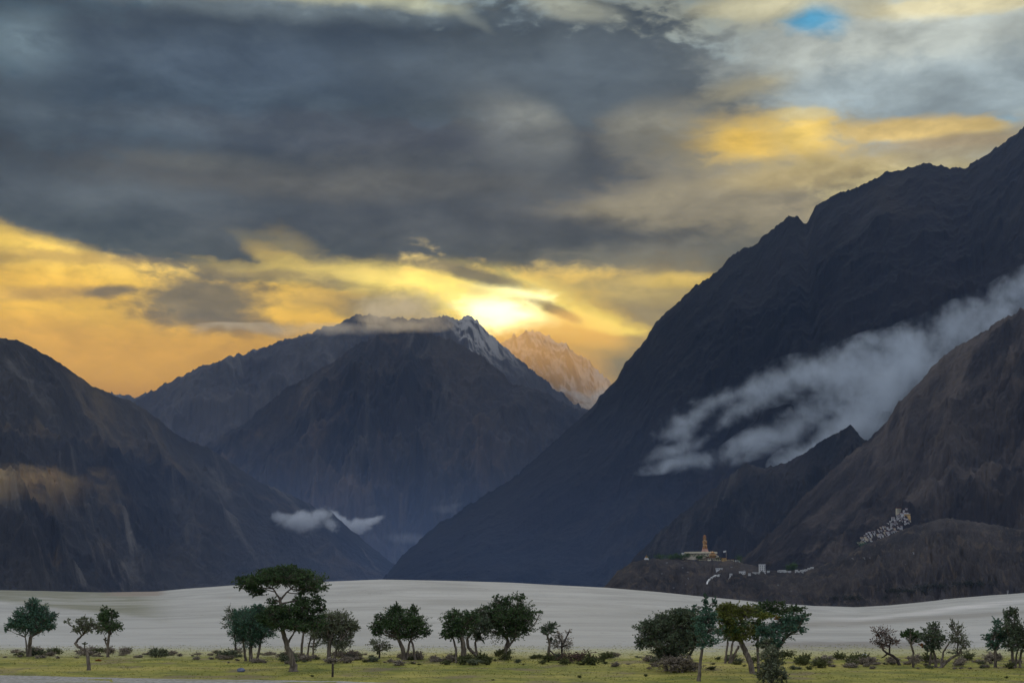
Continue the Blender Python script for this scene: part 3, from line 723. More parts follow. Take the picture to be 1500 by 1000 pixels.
tree('umbrella_tree', 'tallest tree, broad flat dark umbrella crown on a leaning bare trunk', (430, 983), [[(430, 983, 13), (428, 965, 8.5), (422, 950, 7.5), (418, 936, 7), (414, 922, 6), (411, 900, 5), (411, 884, 4.5), (410, 874, 4)], [(420, 944, 4), (425, 935, 3), (430, 927, 2), (434, 918, 2)], [(411, 878, 3), (404, 868, 2.4), (400, 862, 2)], [(411, 878, 3), (419, 868, 2.4), (426, 862, 2)]],
     [(412, 846, 36, 11), (380, 850, 28, 9), (448, 850, 30, 10), (360, 856, 16, 8), (466, 858, 15, 8), (415, 834, 22, 6), (428, 829, 7, 4), (395, 838, 20, 5), (375, 866, 14, 7), (450, 865, 18, 7), (398, 880, 9, 5), (440, 838, 18, 5), (355, 848, 10, 5),
      (408, 893, 16, 9), (425, 905, 22, 12), (402, 908, 16, 11), (445, 890, 16, 13), (452, 905, 16, 12), (462, 878, 13, 8), (436, 918, 18, 7), (470, 890, 8, 8), (465, 912, 14, 12), (420, 893, 16, 9, -1), (440, 880, 12, 7), (398, 898, 15, 10, -1), (410, 911, 22, 11, -1), (428, 916, 20, 9, -1), (386, 905, 12, 8, -.8)], 'dark', 1.35, leaf=.066, spike=.3, up=.15)
tree('tree', 'blue-green bushy tree in front left of the tallest umbrella tree', (368, 968), [[(368, 968, 6), (367, 950, 5), (368, 938, 4.5)], [(360, 967, 4), (358, 950, 3.5), (356, 938, 3)], [(376, 967, 4), (380, 950, 3.5), (382, 938, 3)]],
     [(368, 912, 26, 15), (382, 900, 18, 11), (360, 899, 14, 9), (352, 920, 14, 14), (386, 922, 18, 14), (366, 936, 22, 11), (348, 902, 9, 8), (395, 910, 12, 9), (378, 890, 9, 7)], 'teal', 1.25)
tree('tree', 'thin twiggy half-bare tree at the left edge of the umbrella tree clump', (346, 962), [[(346, 962, 3.2), (345, 940, 2.6), (343, 925, 2.2), (342, 912, 1.6)]],
     [(341, 905, 11, 9), (335, 915, 11, 7), (338, 895, 9, 7), (332, 905, 9, 5), (338, 930, 8, 5)], 'sage', .8, leafy=.35, spike=.6, bark=BARKD)
tree('tree', 'olive-grey tree with drooping twigs right of the tallest umbrella tree', (485, 966), [[(482, 966, 6.5), (482, 950, 5.5), (484, 938, 5)], [(489, 964, 4), (493, 950, 3), (499, 938, 2.4)]],
     [(490, 916, 24, 12), (478, 905, 16, 10), (505, 920, 16, 13), (515, 915, 10, 8), (472, 925, 18, 12), (498, 902, 14, 8), (512, 935, 10, 10), (488, 938, 22, 8), (522, 918, 7, 4), (500, 945, 12, 8)], 'grey', 1.05, leafy=.85, spike=.5)
tree('tree', 'slender double pale trunk with thin crown under the umbrella tree', (443, 963), [[(442, 963, 4), (442, 945, 3.4), (445, 925, 3)], [(450, 962, 3), (452, 946, 2.5), (456, 930, 2)], [(458, 960, 3), (459, 944, 2.2), (463, 928, 1.8)]],
     [(450, 922, 12, 7), (462, 930, 10, 9), (444, 914, 8, 6), (462, 945, 8, 8)], 'grey', .8, leafy=.5, spike=.5)
tree('tree', 'rounded dark tree on two splayed trunks, alone between two clumps', (591, 966), [[(592, 966, 7), (590, 950, 6), (586, 940, 5), (583, 932, 4)], [(595, 955, 4), (599, 944, 3), (602, 936, 2.6)], [(609, 962, 3.4), (605, 945, 3), (602, 936, 2.6)]],
     [(586, 912, 26, 16), (565, 914, 18, 12), (606, 914, 20, 13), (578, 898, 14, 9), (580, 889, 6, 7), (604, 898, 10, 9), (606, 889, 4, 8), (552, 924, 9, 8), (622, 924, 10, 7), (590, 930, 26, 7), (556, 903, 8, 6), (548, 918, 7, 6)], 'dark', 1.2)
tree('bush', 'upright pale grey twiggy shrub beside the two-trunked dark tree', (556, 963), [[(556, 963, 3), (556, 954, 2.4), (555, 947, 2)]], [(556, 945, 13, 9), (548, 941, 8, 6), (566, 946, 8, 6), (556, 952, 12, 7)], 'grey', .8, leafy=.6, cat='bush', spike=.6, kids=('stem', 'crown'))
tree('tree', 'square-crowned dark tree with grey stems, left tree of the middle trio', (680, 970), [[(679, 970, 9), (679, 955, 8), (678, 940, 6.5), (674, 928, 5)], [(668, 968, 4), (668, 950, 3.2), (664, 935, 2.5)]],
     [(664, 906, 16, 10), (670, 898, 14, 6), (658, 916, 11, 8), (654, 928, 9, 8), (680, 915, 15, 14), (668, 925, 14, 12), (690, 905, 14, 9)], 'dark', 1.25)
tree('tree', 'dark tree on a steeply leaning trunk, middle tree of the middle trio', (703, 965), [[(704, 965, 6), (694, 956, 5), (686, 948, 4.4), (684, 935, 4)], [(701, 960, 4), (697, 950, 3.4), (696, 940, 3)]],
     [(700, 902, 16, 9), (706, 893, 9, 4), (695, 920, 18, 14), (710, 918, 12, 12), (704, 932, 10, 7)], 'sage', 1.2)
tree('tree', 'spiky dark tree with long bare branch tips pointing right', (740, 965), [[(740, 965, 5), (740, 955, 4.2), (742, 946, 6), (744, 938, 5)], [(744, 948, 3.4), (750, 940, 3), (754, 934, 2.4)]],
     [(745, 905, 28, 15), (742, 925, 26, 12), (732, 885, 16, 9), (760, 892, 18, 11), (722, 895, 16, 9), (726, 874, 6, 5), (760, 876, 11, 6), (764, 872, 6, 4), (770, 905, 14, 10), (782, 897, 11, 3), (793, 896, 6, 1.6), (745, 878, 10, 6), (712, 890, 8, 3), (768, 924, 12, 5), (755, 915, 24, 12), (722, 912, 16, 12)], 'dark', 1.0, spike=.6)
tree('tree', 'small ball-topped tree with curved trunk right of the middle trio', (803, 966), [[(803, 966, 4.5), (804, 952, 4), (805, 942, 3.2), (802, 932, 2.8)], [(814, 966, 2.6), (812, 958, 2.4), (805, 952, 2.2)]],
     [(803, 921, 11, 8), (798, 926, 7, 5), (809, 917, 8, 5), (808, 938, 8, 5)], 'sage', 1.1, leafy=1.)
tree('tree', 'bare brown twiggy tree beside the small ball-topped tree', (824, 966), [[(824, 966, 3.6), (823, 950, 3), (823, 938, 2.6)], [(824, 945, 2.4), (829, 934, 2), (833, 926, 2)]],
     [(822, 938, 12, 9), (833, 925, 6, 5), (818, 930, 8, 6), (830, 945, 11, 8), (814, 946, 9, 6)], 'brush', .8, leafy=.35, spike=.6, bark=BARKD)
tree('bush', 'sprawling brown brushwood heap at the foot of bare twiggy tree', (838, 970), [[(834, 970, 2), (838, 962, 1.5)]], [(832, 963, 18, 6), (850, 962, 16, 5), (858, 957, 10, 4)], 'redtwig', .9, leafy=.45, cat='bush', spike=.7, bark=BARKD, kids=('stem', 'crown'))
tree('tree', 'wide low dense grey-green tree, left end of the right clump', (985, 982), [[(985, 982, 9), (986, 965, 8), (988, 950, 7)], [(1000, 980, 6), (1008, 962, 4), (1016, 950, 3)], [(976, 980, 6), (974, 962, 4), (970, 950, 3)]],
     [(985, 920, 34, 18), (1010, 915, 24, 18), (960, 918, 22, 12), (945, 922, 14, 8), (1000, 900, 22, 9), (1008, 895, 8, 4), (975, 905, 16, 8), (955, 936, 20, 12), (990, 942, 34, 16), (938, 940, 8, 8), (1015, 935, 14, 14), (946, 912, 6, 5), (980, 958, 26, 10)], 'sage', 1.25, spike=.45, up=.1)
tree('bush', 'dark brown brush mound under the wide grey-green tree', (995, 984), [[(995, 984, 2), (995, 976, 1.5)]], [(985, 972, 22, 10), (1008, 974, 18, 8), (1000, 968, 16, 8)], 'brush', 1.3, leafy=.9, cat='bush', bark=BARKD, kids=('stem', 'crown'))
tree('conifer', 'pointed spire-topped tree on thin pale trunk in the right clump', (1024, 997), [[(1024, 997, 5.5), (1025, 975, 4.6), (1028, 955, 4), (1032, 935, 3.6), (1034, 900, 2.6), (1033, 878, 1.4)]],
     [(1033, 877, 4, 9, -.2), (1034, 888, 7, 7, -.2), (1046, 884, 4, 8, 0), (1020, 893, 8, 3, 0), (1036, 900, 13, 8, -.4), (1034, 911, 18, 9, -.5), (1037, 925, 21, 11, -.6), (1016, 888, 4, 3, 0), (1036, 940, 18, 8, -.6)], 'teal', 1.3, spike=.45, up=.5)
tree('tree', 'olive flat-topped tree on a thick diagonally leaning trunk in the right clump', (1103, 986), [[(1103, 986, 8), (1100, 972, 8), (1094, 958, 8), (1088, 946, 7.5), (1084, 936, 7)], [(1086, 940, 5), (1080, 930, 4), (1074, 922, 3.4)]],
     [(1075, 893, 28, 8), (1090, 898, 18, 9), (1062, 902, 18, 9), (1078, 915, 24, 13), (1085, 930, 18, 9), (1060, 920, 12, 10), (1066, 888, 12, 5), (1096, 890, 12, 6)], 'olive', 1.25, up=.15,
     extra=[('shaded_foliage', [(1082, 918, 18, 12), (1072, 926, 16, 8)], 'dark', .6)])  # darker leaves in front of the olive crown paint in its shade
tree('tree', 'cluster of three thin splayed trunks under the olive flat-topped tree', (1066, 971), [[(1062, 972, 3.4), (1064, 955, 3), (1066, 940, 3)], [(1068, 971, 3.6), (1071, 955, 3.2), (1073, 942, 3)], [(1069, 972, 4), (1076, 958, 3.6), (1082, 945, 3.2)]],
     [(1066, 932, 12, 7), (1076, 934, 12, 6)], 'sage', 1., leafy=.8)
tree('tree', 'blue-green tree with rust-tinged flat crown at the right end of the right clump', (1132, 998), [[(1128, 998, 9), (1130, 975, 9), (1134, 958, 8), (1142, 944, 6), (1152, 932, 5)], [(1134, 960, 5), (1132, 945, 5), (1130, 932, 4)]],
     [(1150, 915, 26, 12), (1160, 908, 18, 9), (1140, 928, 22, 12), (1120, 925, 14, 10), (1168, 922, 12, 7), (1130, 940, 16, 9), (1176, 905, 9, 5)], 'teal', 1.2, up=.15,
     extra=[('rust_foliage', [(1118, 901, 20, 6), (1136, 904, 8, 4)], 'olive', .9), ('orange_sprig', [(1138, 905, 4, 3)], 'rust', .8)])
tree('tree', 'dark tiered treetop reaching above the rust-tinged crown', (1112, 984), [[(1112, 984, 4), (1110, 960, 4), (1110, 930, 3.6), (1114, 905, 3), (1120, 894, 2.6)]],
     [(1120, 888, 16, 7), (1138, 884, 12, 5), (1108, 896, 12, 6), (1150, 894, 22, 6), (1168, 892, 12, 5), (1180, 900, 8, 3), (1128, 896, 18, 6), (1108, 920, 13, 13, -.6), (1110, 938, 9, 8, -.6), (1114, 904, 14, 7, -.5)], 'dark', 1.2, spike=.4)
tree('bush', 'tall column-like grey-green shrub wrapping the trunk below the blue-green tree', (1130, 1000), [[(1130, 1000, 3), (1130, 980, 2)]], [(1128, 960, 15, 14), (1130, 980, 18, 14), (1124, 945, 12, 9), (1142, 990, 12, 10), (1116, 990, 10, 9)], 'grey', 1.15, cat='bush', kids=('stem', 'crown'))
tree('tree', 'leafless reddish tree with arched trunk, left of the far right row', (1317, 974), [[(1318, 974, 5), (1314, 965, 4), (1308, 960, 3.6), (1300, 956, 3.2), (1294, 952, 2.6), (1291, 945, 2.4)], [(1300, 957, 2.4), (1295, 961, 1.8), (1291, 963, 1.2)], [(1303, 956, 2.6), (1303, 945, 2.2), (1306, 935, 1.6)]],
     [(1284, 926, 11, 8), (1278, 938, 7, 4), (1294, 935, 14, 10), (1308, 938, 11, 7), (1300, 926, 12, 7), (1314, 940, 6, 4), (1294, 945, 12, 6)], 'redtwig', .9, leafy=.3, spike=.6, bark=BARKD)
tree('tree', 'small dark mop-headed tree on a thin wavy trunk in the far right row', (1337, 977), [[(1338, 977, 3.8), (1337, 966, 3.2), (1338, 955, 3), (1335, 946, 3), (1334, 940, 2.6)]],
     [(1334, 930, 13, 7), (1325, 930, 7, 4), (1344, 930, 9, 6), (1336, 938, 8, 4), (1334, 924, 8, 4)], 'dark', 1.25)
tree('tree', 'feathery green tree with orange sprigs in the far right row', (1362, 977), [[(1361, 977, 3.6), (1363, 962, 3), (1365, 952, 3)], [(1371, 976, 5), (1370, 962, 4), (1367, 952, 3)]],
     [(1366, 932, 16, 11), (1366, 920, 9, 8), (1378, 934, 8, 7), (1355, 936, 10, 7), (1370, 944, 12, 8), (1372, 922, 6, 7), (1363, 950, 10, 5)], 'sage', 1., spike=.5, up=.6, extra=[('orange_sprig', [(1352, 946, 5, 3), (1349, 944, 3, 2)], 'rust', .8)])
tree('tree', 'sparse upright grey tree with long slanting bare limb in the far right row', (1378, 977), [[(1376, 977, 6), (1386, 969, 4), (1396, 962, 3.6), (1404, 958, 3), (1408, 950, 2.6)], [(1378, 974, 4), (1381, 962, 3), (1382, 954, 2.6), (1390, 942, 2)], [(1402, 960, 2.6), (1403, 945, 2.2), (1402, 930, 1.8)]],
     [(1402, 930, 12, 11), (1396, 918, 6, 8), (1404, 920, 7, 8), (1408, 940, 10, 9), (1394, 912, 3, 6), (1414, 945, 7, 7), (1396, 938, 8, 8), (1404, 956, 13, 7)], 'grey', .85, leafy=.5, spike=.6, up=.6)
tree('tree', 'green mop-headed tree with two dark stems near the right edge', (1458, 977), [[(1458, 977, 5), (1458, 962, 4.4), (1458, 950, 4)], [(1461, 960, 3), (1455, 948, 2.4), (1450, 940, 2)]],
     [(1460, 932, 16, 9), (1450, 934, 10, 6), (1470, 930, 10, 9), (1460, 912, 6, 8), (1462, 922, 8, 8), (1464, 945, 12, 6), (1452, 944, 8, 6)], 'teal', 1.15, spike=.5, up=.4)
tree('tree', 'tall bushy grey-green tree with upright tips at the right edge', (1485, 978), [[(1485, 978, 5), (1483, 962, 4.4), (1482, 950, 4)], [(1494, 977, 4), (1495, 962, 3.4), (1497, 950, 3)], [(1487, 972, 3), (1489, 958, 2.6), (1492, 948, 2)]],
     [(1482, 920, 14, 14), (1478, 902, 8, 9), (1488, 900, 5, 10), (1480, 895, 5, 6), (1492, 930, 14, 13), (1500, 922, 10, 10), (1484, 944, 15, 10), (1474, 918, 7, 9)], 'sage', 1.15, spike=.5, up=.6)
tree('tree', 'leafy tree cut by the right edge of the picture', (1506, 978), [[(1506, 978, 5), (1507, 960, 4)], [(1510, 962, 4), (1514, 948, 3)]], [(1510, 935, 16, 12), (1516, 918, 12, 12), (1505, 948, 12, 9)], 'sage', 1.1, spike=.5, up=.4)

# ---- scrub belt
def bush_proto(kind, s):
    gt = Geo(); gl = Geo(); n = 3 + s % 3
    for i in range(n):
        c = np.array([rng.uniform(-.45, .45), rng.uniform(-.25, .25), rng.uniform(.2, .38)]); r = np.array([rng.uniform(.3, .55), .35, rng.uniform(.2, .36)])
        gt.tube(curve(np.array([c[0] * .3, 0, -.1]), c, 4, .1), [.03, .026, .02, .015, .01], 4)
        foliage(gt, gl, c, r, 2.6, .05, .010, .6, .8 if kind != 'brush' else .45, .3)
    return gt, gl
protos = {}
def bush(px, py, wpx, kind, label, group):
    key = (kind, int(rng.integers(0, 5)))
    g = on_ground(px, py); m = g[1] / F
    root = empty('bush', g, label, 'bush', group, rng.uniform(-.5, .5))
    sc = wpx * m / 1.6; root.scale = (sc, sc, sc * rng.uniform(.55, 1.15))
    if key not in protos:
        gt, gl = bush_proto(*key); a = fast_mesh('stem', gt.V, gt.Q, BARKD, root); L = np.concatenate(gl.lv)
        b = fast_mesh('crown', L, np.arange(len(L)).reshape(-1, 4), LM[kind], root); protos[key] = (a, b)
    else:
        for o in protos[key]:
            c = o.copy(); C.objects.link(c); c.parent = root
belt = [(0, 230, 955, 964, 58, 'brush', 'low scrub bush on the pasture among the far left trees', 'scrub bushes round the far left trees'),
        (230, 330, 956, 966, 22, 'brush', 'low scrub bush in the open gap left of the umbrella tree', 'scrub bushes in the gap left of the umbrella tree'),
        (320, 560, 958, 972, 84, 'brush', 'low scrub bush at the feet of the umbrella tree clump', 'scrub bushes round the umbrella tree'),
        (560, 660, 962, 974, 30, 'brush', 'low scrub bush near the two-trunked dark tree', 'scrub bushes round the two-trunked tree'),
        (650, 900, 960, 975, 60, 'bushgreen', 'low scrub bush below the middle trio of trees', 'scrub bushes round the middle trio'),
        (900, 960, 958, 980, 16, 'brush', 'low scrub bush left of the right tree clump', 'scrub bushes left of the right clump'),
        (1030, 1260, 964, 982, 46, 'bushgreen', 'low scrub bush on the grass around the right tree clump', 'scrub bushes round the right clump'),
        (1200, 1440, 966, 980, 80, 'brush', 'low scrub bush in the belt under the far right row of trees', 'scrub bushes under the far right row'),
        (1420, 1520, 966, 980, 22, 'brush', 'low scrub bush beneath the trees at the right edge', 'scrub bushes at the right edge')]
for x0, x1, y0, y1, n, kd, lb, gp in belt:
    n = max(6, int(n * .67))
    for i in range(n):
        px = x0 + (x1 - x0) * (i + rng.random()) / n; px = min(x1, max(x0, px + 9 * math.sin(px * .067) + 4 * math.sin(px * .19) + rng.normal() * 5)); py = rng.uniform(y0, y1)
        bush(px, py, rng.choice([rng.uniform(7, 14), rng.uniform(12, 24), rng.uniform(20, 36)]), kd if rng.random() < .72 else ('grey' if rng.random() < .5 else 'bushgreen'), lb, gp)
bush(144, 968, 11, 'rust', 'rust-orange little bush right of the crooked bent trunk', None)
for px, py, lb in [(457, 991, 'small dark tuft bush standing alone on the grass right of the umbrella trunk'), (722, 996, 'tallest of the small dark bushes on the grass under the middle trio'), (848, 992, 'small dark bush on the grass, lone one below the brushwood heap'), (945, 990, 'scraggly grey bush standing on the open grass left of the wide low tree'), (1474, 993, 'round dark bush on the bright grass near the right edge')]:
    bush(px, py, 9, 'bushgreen', lb, None)

# post, stone, stump
g = on_ground(487, 991)
pr = empty('wooden_post', g, 'short weathered wooden post on the grass right of the umbrella trunk', 'post')
gg = Geo(); gg.tube([(0, 0, -.2), (.01, 0, .3), (0, 0, .7), (.015, 0, .93)], [.085, .08, .078, .07], 9); fast_mesh('shaft', gg.V, gg.Q, BARKD, pr)
gg = Geo(); gg.tube([(.015, 0, .92), (.02, 0, .96), (.02, 0, .99)], [.09, .085, .03], 9); fast_mesh('cap', gg.V, gg.Q, BARK, pr)
def stone(px, py, r, mt, lb):
    g = on_ground(px, py); V, Q = uvsphere((0, 0, 0), (r, r * .8, r * .62), 14, 9)
    V = [tuple(np.array(v) * (1 + .22 * float(fbm(np.array(v[0] / r * 1.3 + px), np.array(v[2] / r * 1.3 + v[1] / r), 3, 2)))) for v in V]
    o = mesh_obj('stone', V, Q, mt, smooth=False); o.location = (g[0], g[1], g[2] + r * .35); tag(o, lb, 'stone')
stone(353, 983.5, .30, plain('blue_grey_stone', (.16, .17, .24), .3, 4), 'pale bluish boulder on the grass left of the umbrella trunk')
stone(1266, 960, .22, plain('pale_stone', (.55, .55, .53), .2, 4), 'small white stone on the sand left of the leafless reddish tree')

# ---- grass tufts (stuff)
n = 26000
d = rng.uniform(84, 150, n); a = (rng.uniform(-40, 1540, n) - 750) / F
X = a * d * 1.02; Y = d; Zg = ground_z(X, Y)
keep = (fbm(X / 6, Y / 4, 3, 77) + rng.uniform(-.3, .5, n)) > 0
tx = np.interp(750 + F * X / Y, tp[:, 0], tp[:, 1]); _, gpy = proj(X, Y, Zg); keep &= gpy < tx - .5
X, Y, Zg = X[keep], Y[keep], Zg[keep]; n = len(X); B = 4
h = rng.uniform(.03, .11, (n, B)); an = rng.uniform(0, 6.28, (n, B)); rr_ = rng.uniform(.0, .10, (n, B))
bx = X[:, None] + rr_ * np.cos(an); by = Y[:, None] + rr_ * np.sin(an); bz = np.repeat(Zg[:, None], B, 1) - .02
wd = .022; ca, sa = np.cos(an + 1.57) * wd, np.sin(an + 1.57) * wd
V = np.stack([np.stack([bx - ca, by - sa, bz], -1), np.stack([bx + ca, by + sa, bz], -1), np.stack([bx + np.cos(an) * h * .5, by + np.sin(an) * h * .5, bz + h], -1)], 2).reshape(-1, 3)
def m_grass(k, b):
    r = k.new('ShaderNodeNewGeometry').outputs['Random Per Island']
    n_ = k.noise(k.pos(), .25, 3)
    c = k.mix(r, (.11, .13, .022), (.30, .275, .05)); c = k.mix(k.rng(n_, .5, .65, 0, .7), c, (.30, .25, .08)); k.put(b.inputs['Base Color'], c)
tag(fast_mesh('grass', V, np.arange(len(V)).reshape(-1, 3), material('grass_blades', m_grass, .8), k=3), 'short yellow-green pasture grass in front of the trees', 'grass', kind='stuff')

# ================================================================== BUILDINGS
WHITE = plain('whitewash', (.62, .61, .59), .1, .3, .85); GREYW = plain('grey_wall', (.40, .39, .38), .15, .3, .85); CREAM = plain('cream_wall', (.66, .58, .42), .12, .3, .85)
TAN = plain('tan_wall', (.36, .31, .24), .15, .2, .9); OCHRE = plain('ochre_wall', (.60, .40, .16), .15, .3, .85)
MAROON = plain('maroon_band', (.16, .045, .035), .2, .6); DARKW = plain('window_dark', (.025, .022, .022), .2, 1.)
GOLD = plain('gold_paint', (.38, .22, .10), .15, .4, .45, .35); ORANGE = plain('orange_paint', (.36, .17, .08), .2, .4, .6); PINK = plain('lotus_stone', (.42, .25, .20), .2, .3)
class Box:
    def __init__(s): s.V = []; s.Q = []
    def box(s, x0, x1, y0, y1, z0, z1, tx=0., ty=None):
        ty = tx if ty is None else ty; n = len(s.V)
        s.V += [(x0, y0, z0), (x1, y0, z0), (x1, y1, z0), (x0, y1, z0), (x0 + tx, y0 + ty, z1), (x1 - tx, y0 + ty, z1), (x1 - tx, y1 - ty, z1), (x0 + tx, y1 - ty, z1)]
        s.Q += [tuple(n + i for i in f) for f in ((0, 3, 2, 1), (4, 5, 6, 7), (0, 1, 5, 4), (1, 2, 6, 5), (2, 3, 7, 6), (3, 0, 4, 7))]
    def lathe(s, c, prof, n=28):
        b = len(s.V)
        for r, z in prof:
            for j in range(n): q = 2 * math.pi * j / n; s.V.append((c[0] + r * math.cos(q), c[1] + r * math.sin(q), c[2] + z))
        for i in range(len(prof) - 1):
            for j in range(n): s.Q.append((b + i * n + j, b + i * n + (j + 1) % n, b + (i + 1) * n + (j + 1) % n, b + (i + 1) * n + j))
    def out(s, nm, mt, p=None, smooth=False): return mesh_obj(nm, s.V, s.Q, mt, p, smooth)
def house(px, py, wpx, hpx, srf, label, group=None, wall=None, dpx=None, roofm=None, name='house', rz=None, gold=False, big=False):
    p = surf(srf, px, py); m = p[1] / F; w_, h_ = wpx * m, hpx * m; dp = (dpx or wpx * .8) * m
    root = empty(name, p, label, 'house' if name == 'house' else name.replace('_', ' '), group, rng.uniform(-.12, .12) if rz is None else rz)
    b = Box(); b.box(-w_ / 2, w_ / 2, 0, dp, -8, h_, .04 * w_); wl = b.out('wall', wall or WHITE, root)
    b = Box(); b.box(-w_ / 2 + .01 * w_, w_ / 2 - .01 * w_, -.12, dp, h_ + .02, h_ + .10 * h_ + .35, .0); b.out('roof', roofm or MAROON, root)
    nf = max(1, int(h_ / 3.2)); nw = max(2, int(w_ / 2.6))
    if not big:
        b = Box()
        for f in range(nf):
            for i in range(nw):
                x = -w_ / 2 + w_ * (i + .5) / nw; z = h_ * (f + .35) / nf; b.box(x - .45, x + .45, -.1 + .04 * w_ * (z / h_), .3 + .04 * w_, z, z + min(1.5, h_ * .4))
        b.out('window', DARKW, root)
    else:
        for f in range(nf):
            for i in range(nw):
                b = Box(); x = -w_ / 2 + w_ * (i + .5) / nw; z = h_ * (f + .3) / nf; b.box(x - .6, x + .6, -.1 + .04 * w_ * (z / h_), .3 + .04 * w_, z, z + 1.7); b.out('window', DARKW, root)
    return root, p, m, w_, h_, dp
# Hillside monastery: houses stepping up the rib
G1 = 'pale houses stacked below the hilltop monastery'
prof_t = [(1257, 794, 798), (1266, 784, 796), (1280, 778, 794), (1295, 771, 789), (1308, 762, 783), (1318, 752, 777), (1328, 747, 768), (1335, 752, 762)]
cnt = 0
for row in range(9):
    for ix in range(20):
        px = 1258 + ix * 3.9 + (row % 2) * 1.9 + rng.uniform(-.9, .9)
        lo = np.interp(px, [q[0] for q in prof_t], [q[1] for q in prof_t]); hi = np.interp(px, [q[0] for q in prof_t], [q[2] for q in prof_t])
        py = lo + row * 3.2 + rng.uniform(-.6, .6)
        if py > hi or px > 1334 or rng.random() < .2: continue
        house(px, py + 1.2, rng.uniform(2.4, 4.6), rng.uniform(1.8, 3.2), 'near_slope', 'small pale flat-roofed house in the stacked town below the hillside monastery', G1, wall=(WHITE, WHITE, GREYW, CREAM)[int(rng.integers(0, 4))]); cnt += 1
house(1318, 750, 8, 6, 'near_slope', 'largest cream monastery block at the top of the hillside town', wall=CREAM, name='monastery', rz=.1, big=True)
house(1329, 756, 10, 3.2, 'near_slope', 'long yellow monastery hall on the right of the hilltop block', wall=OCHRE, name='monastery', rz=0., roofm=WHITE, big=True)
house(1309, 762, 5, 4.2, 'near_slope', 'tall bright white block halfway up the stacked hillside town', wall=WHITE, rz=0., big=True)
# green terrace foliage below the town and far groves
def grove(label, spots, srf, lm, hgt):
    gl = Geo(); P = []
    for px, py, wpx, n in spots:
        for _ in range(n):
            x = px + rng.normal() * wpx * .4; p = surf(srf, x, py + rng.normal() * .8)
            q = p + rng.normal(size=(45, 3)) * np.array([2.2, 2.2, hgt * .28]) + np.array([0, 0, hgt * .5]); P.append(q)
    gl.leaves(np.concatenate(P), .75, .8); L = gl.lv[0]
    tag(fast_mesh('grove', L, np.arange(len(L)).reshape(-1, 4), LM[lm]), label, 'grove', kind='stuff')
grove('dark green trees wrapped round the mound of the golden statue', [(1022, 816, 16, 36), (1000, 817, 24, 30), (980, 817.5, 24, 22), (1012, 813, 10, 12), (1048, 813, 14, 6)], 'valley_fan', 'dark', 8.)
grove('dark treetops between the white village houses on the fan', [(1162, 830, 6, 18), (1158, 833, 8, 10), (1083, 819, 6, 6)], 'valley_fan', 'dark', 10.)
grove('green trees on the terrace below the hillside town', [(1268, 800, 12, 22), (1262, 798, 8, 10)], 'near_slope', 'teal', 6.)
# poplars along the base of the fan
grove('dark orchard trees along the foot of the fan', [(1330, 868, 60, 26), (1260, 878, 70, 16), (1420, 858, 40, 26), (1370, 862, 40, 18)], 'valley_fan', 'orchard', 7.)

# Golden statue on its round shrine
p = surf('valley_fan', 1030, 818.5); Yb = p[1]; m = Yb / F; base_z = p[2]; zt = at(1030, 808.5, Yb)[2]; xc = at(1030, 812, Yb)[0]
shr = empty('shrine', (xc, Yb + 30, base_z), 'round tan shrine platform with cream rim beneath the golden statue', 'shrine')
hh = zt - base_z
b = Box(); b.lathe((0, 0, 0), [(36 * m * .8, -14), (28 * m * 1., hh * .2), (25 * m, hh * .55), (22.5 * m, hh - 2.2), (22.5 * m, hh - 1.9)], 40); b.out('wall', TAN, shr, True)
b = Box(); b.lathe((0, 0, 0), [(21 * m, hh - 1.9), (24 * m, hh - 1.7), (24 * m, hh + .9), (23 * m, hh + 1.1), (0.1, hh + 1.0)], 40); b.out('roof', CREAM, shr)
for i in range(18):
    a_ = -math.pi + math.pi * i / 17; b = Box(); b.box(-.9, .9, -.3, .3, hh * .48, hh * .72); o = b.out('window', DARKW, shr); o.location = (math.cos(a_) * 24.2 * m, math.sin(a_) * 24.2 * m, 0); o.rotation_euler.z = a_ + math.pi / 2
b = Box(); b.box(-3 * m, 3 * m, -2 * m, 2 * m, hh * .55, hh - .3); o = b.out('side_pavilion', WHITE, shr); o.location.x = -25 * m
# throne + statue
sx = at(1036, 800, Yb)[0]; z0s = zt + 1.1; top = at(1036, 783, Yb)[2]; Hs = top - z0s
thr = empty('throne', (sx, Yb + 30, z0s), 'pinkish stepped lotus throne carrying the golden statue', 'throne')
b = Box(); b.box(-4.6 * m, 4.6 * m, -4 * m, 4 * m, 0, Hs * .10, .3); b.box(-3.9 * m, 3.9 * m, -3.4 * m, 3.4 * m, Hs * .10, Hs * .20, .4); b.out('plinth', PINK, thr)
b = Box(); b.lathe((0, 0, 0), [(3.0 * m, Hs * .2), (3.8 * m, Hs * .24), (3.5 * m, Hs * .28), (2.9 * m, Hs * .30), (.1, Hs * .30)], 24); b.out('lotus_ring', ORANGE, thr)
st = empty('statue', (sx, Yb + 30, z0s + Hs * .29), 'golden seated statue with a tall crown on the hilltop shrine', 'statue')
q = Hs * .71; V = []; Q = []; XS = .62
for (x, y, z, a_, bb, c_) in [(0, 0, .13, .30, .20, .14), (-.17, -.16, .14, .11, .2, .09), (.17, -.16, .14, .11, .2, .09), (-.14, -.3, .03, .08, .09, .14), (.14, -.3, .03, .08, .09, .14),
                              (0, .02, .36, .17, .13, .20), (0, .0, .52, .22, .12, .10), (-.24, -.02, .42, .07, .08, .16), (.24, -.02, .42, .07, .08, .16), (-.14, -.16, .30, .12, .08, .05), (.10, -.16, .42, .12, .08, .05),
                              (0, 0, .62, .06, .06, .08), (0, -.01, .73, .10, .11, .12), (0, 0, .84, .11, .10, .06), (0, 0, .92, .06, .06, .09)]:
    v, f = uvsphere((x * q * XS, y * q, z * q), (a_ * q * XS, bb * q, c_ * q), 14, 10); nn = len(V); V += v; Q += [tuple(i + nn for i in t) for t in f]
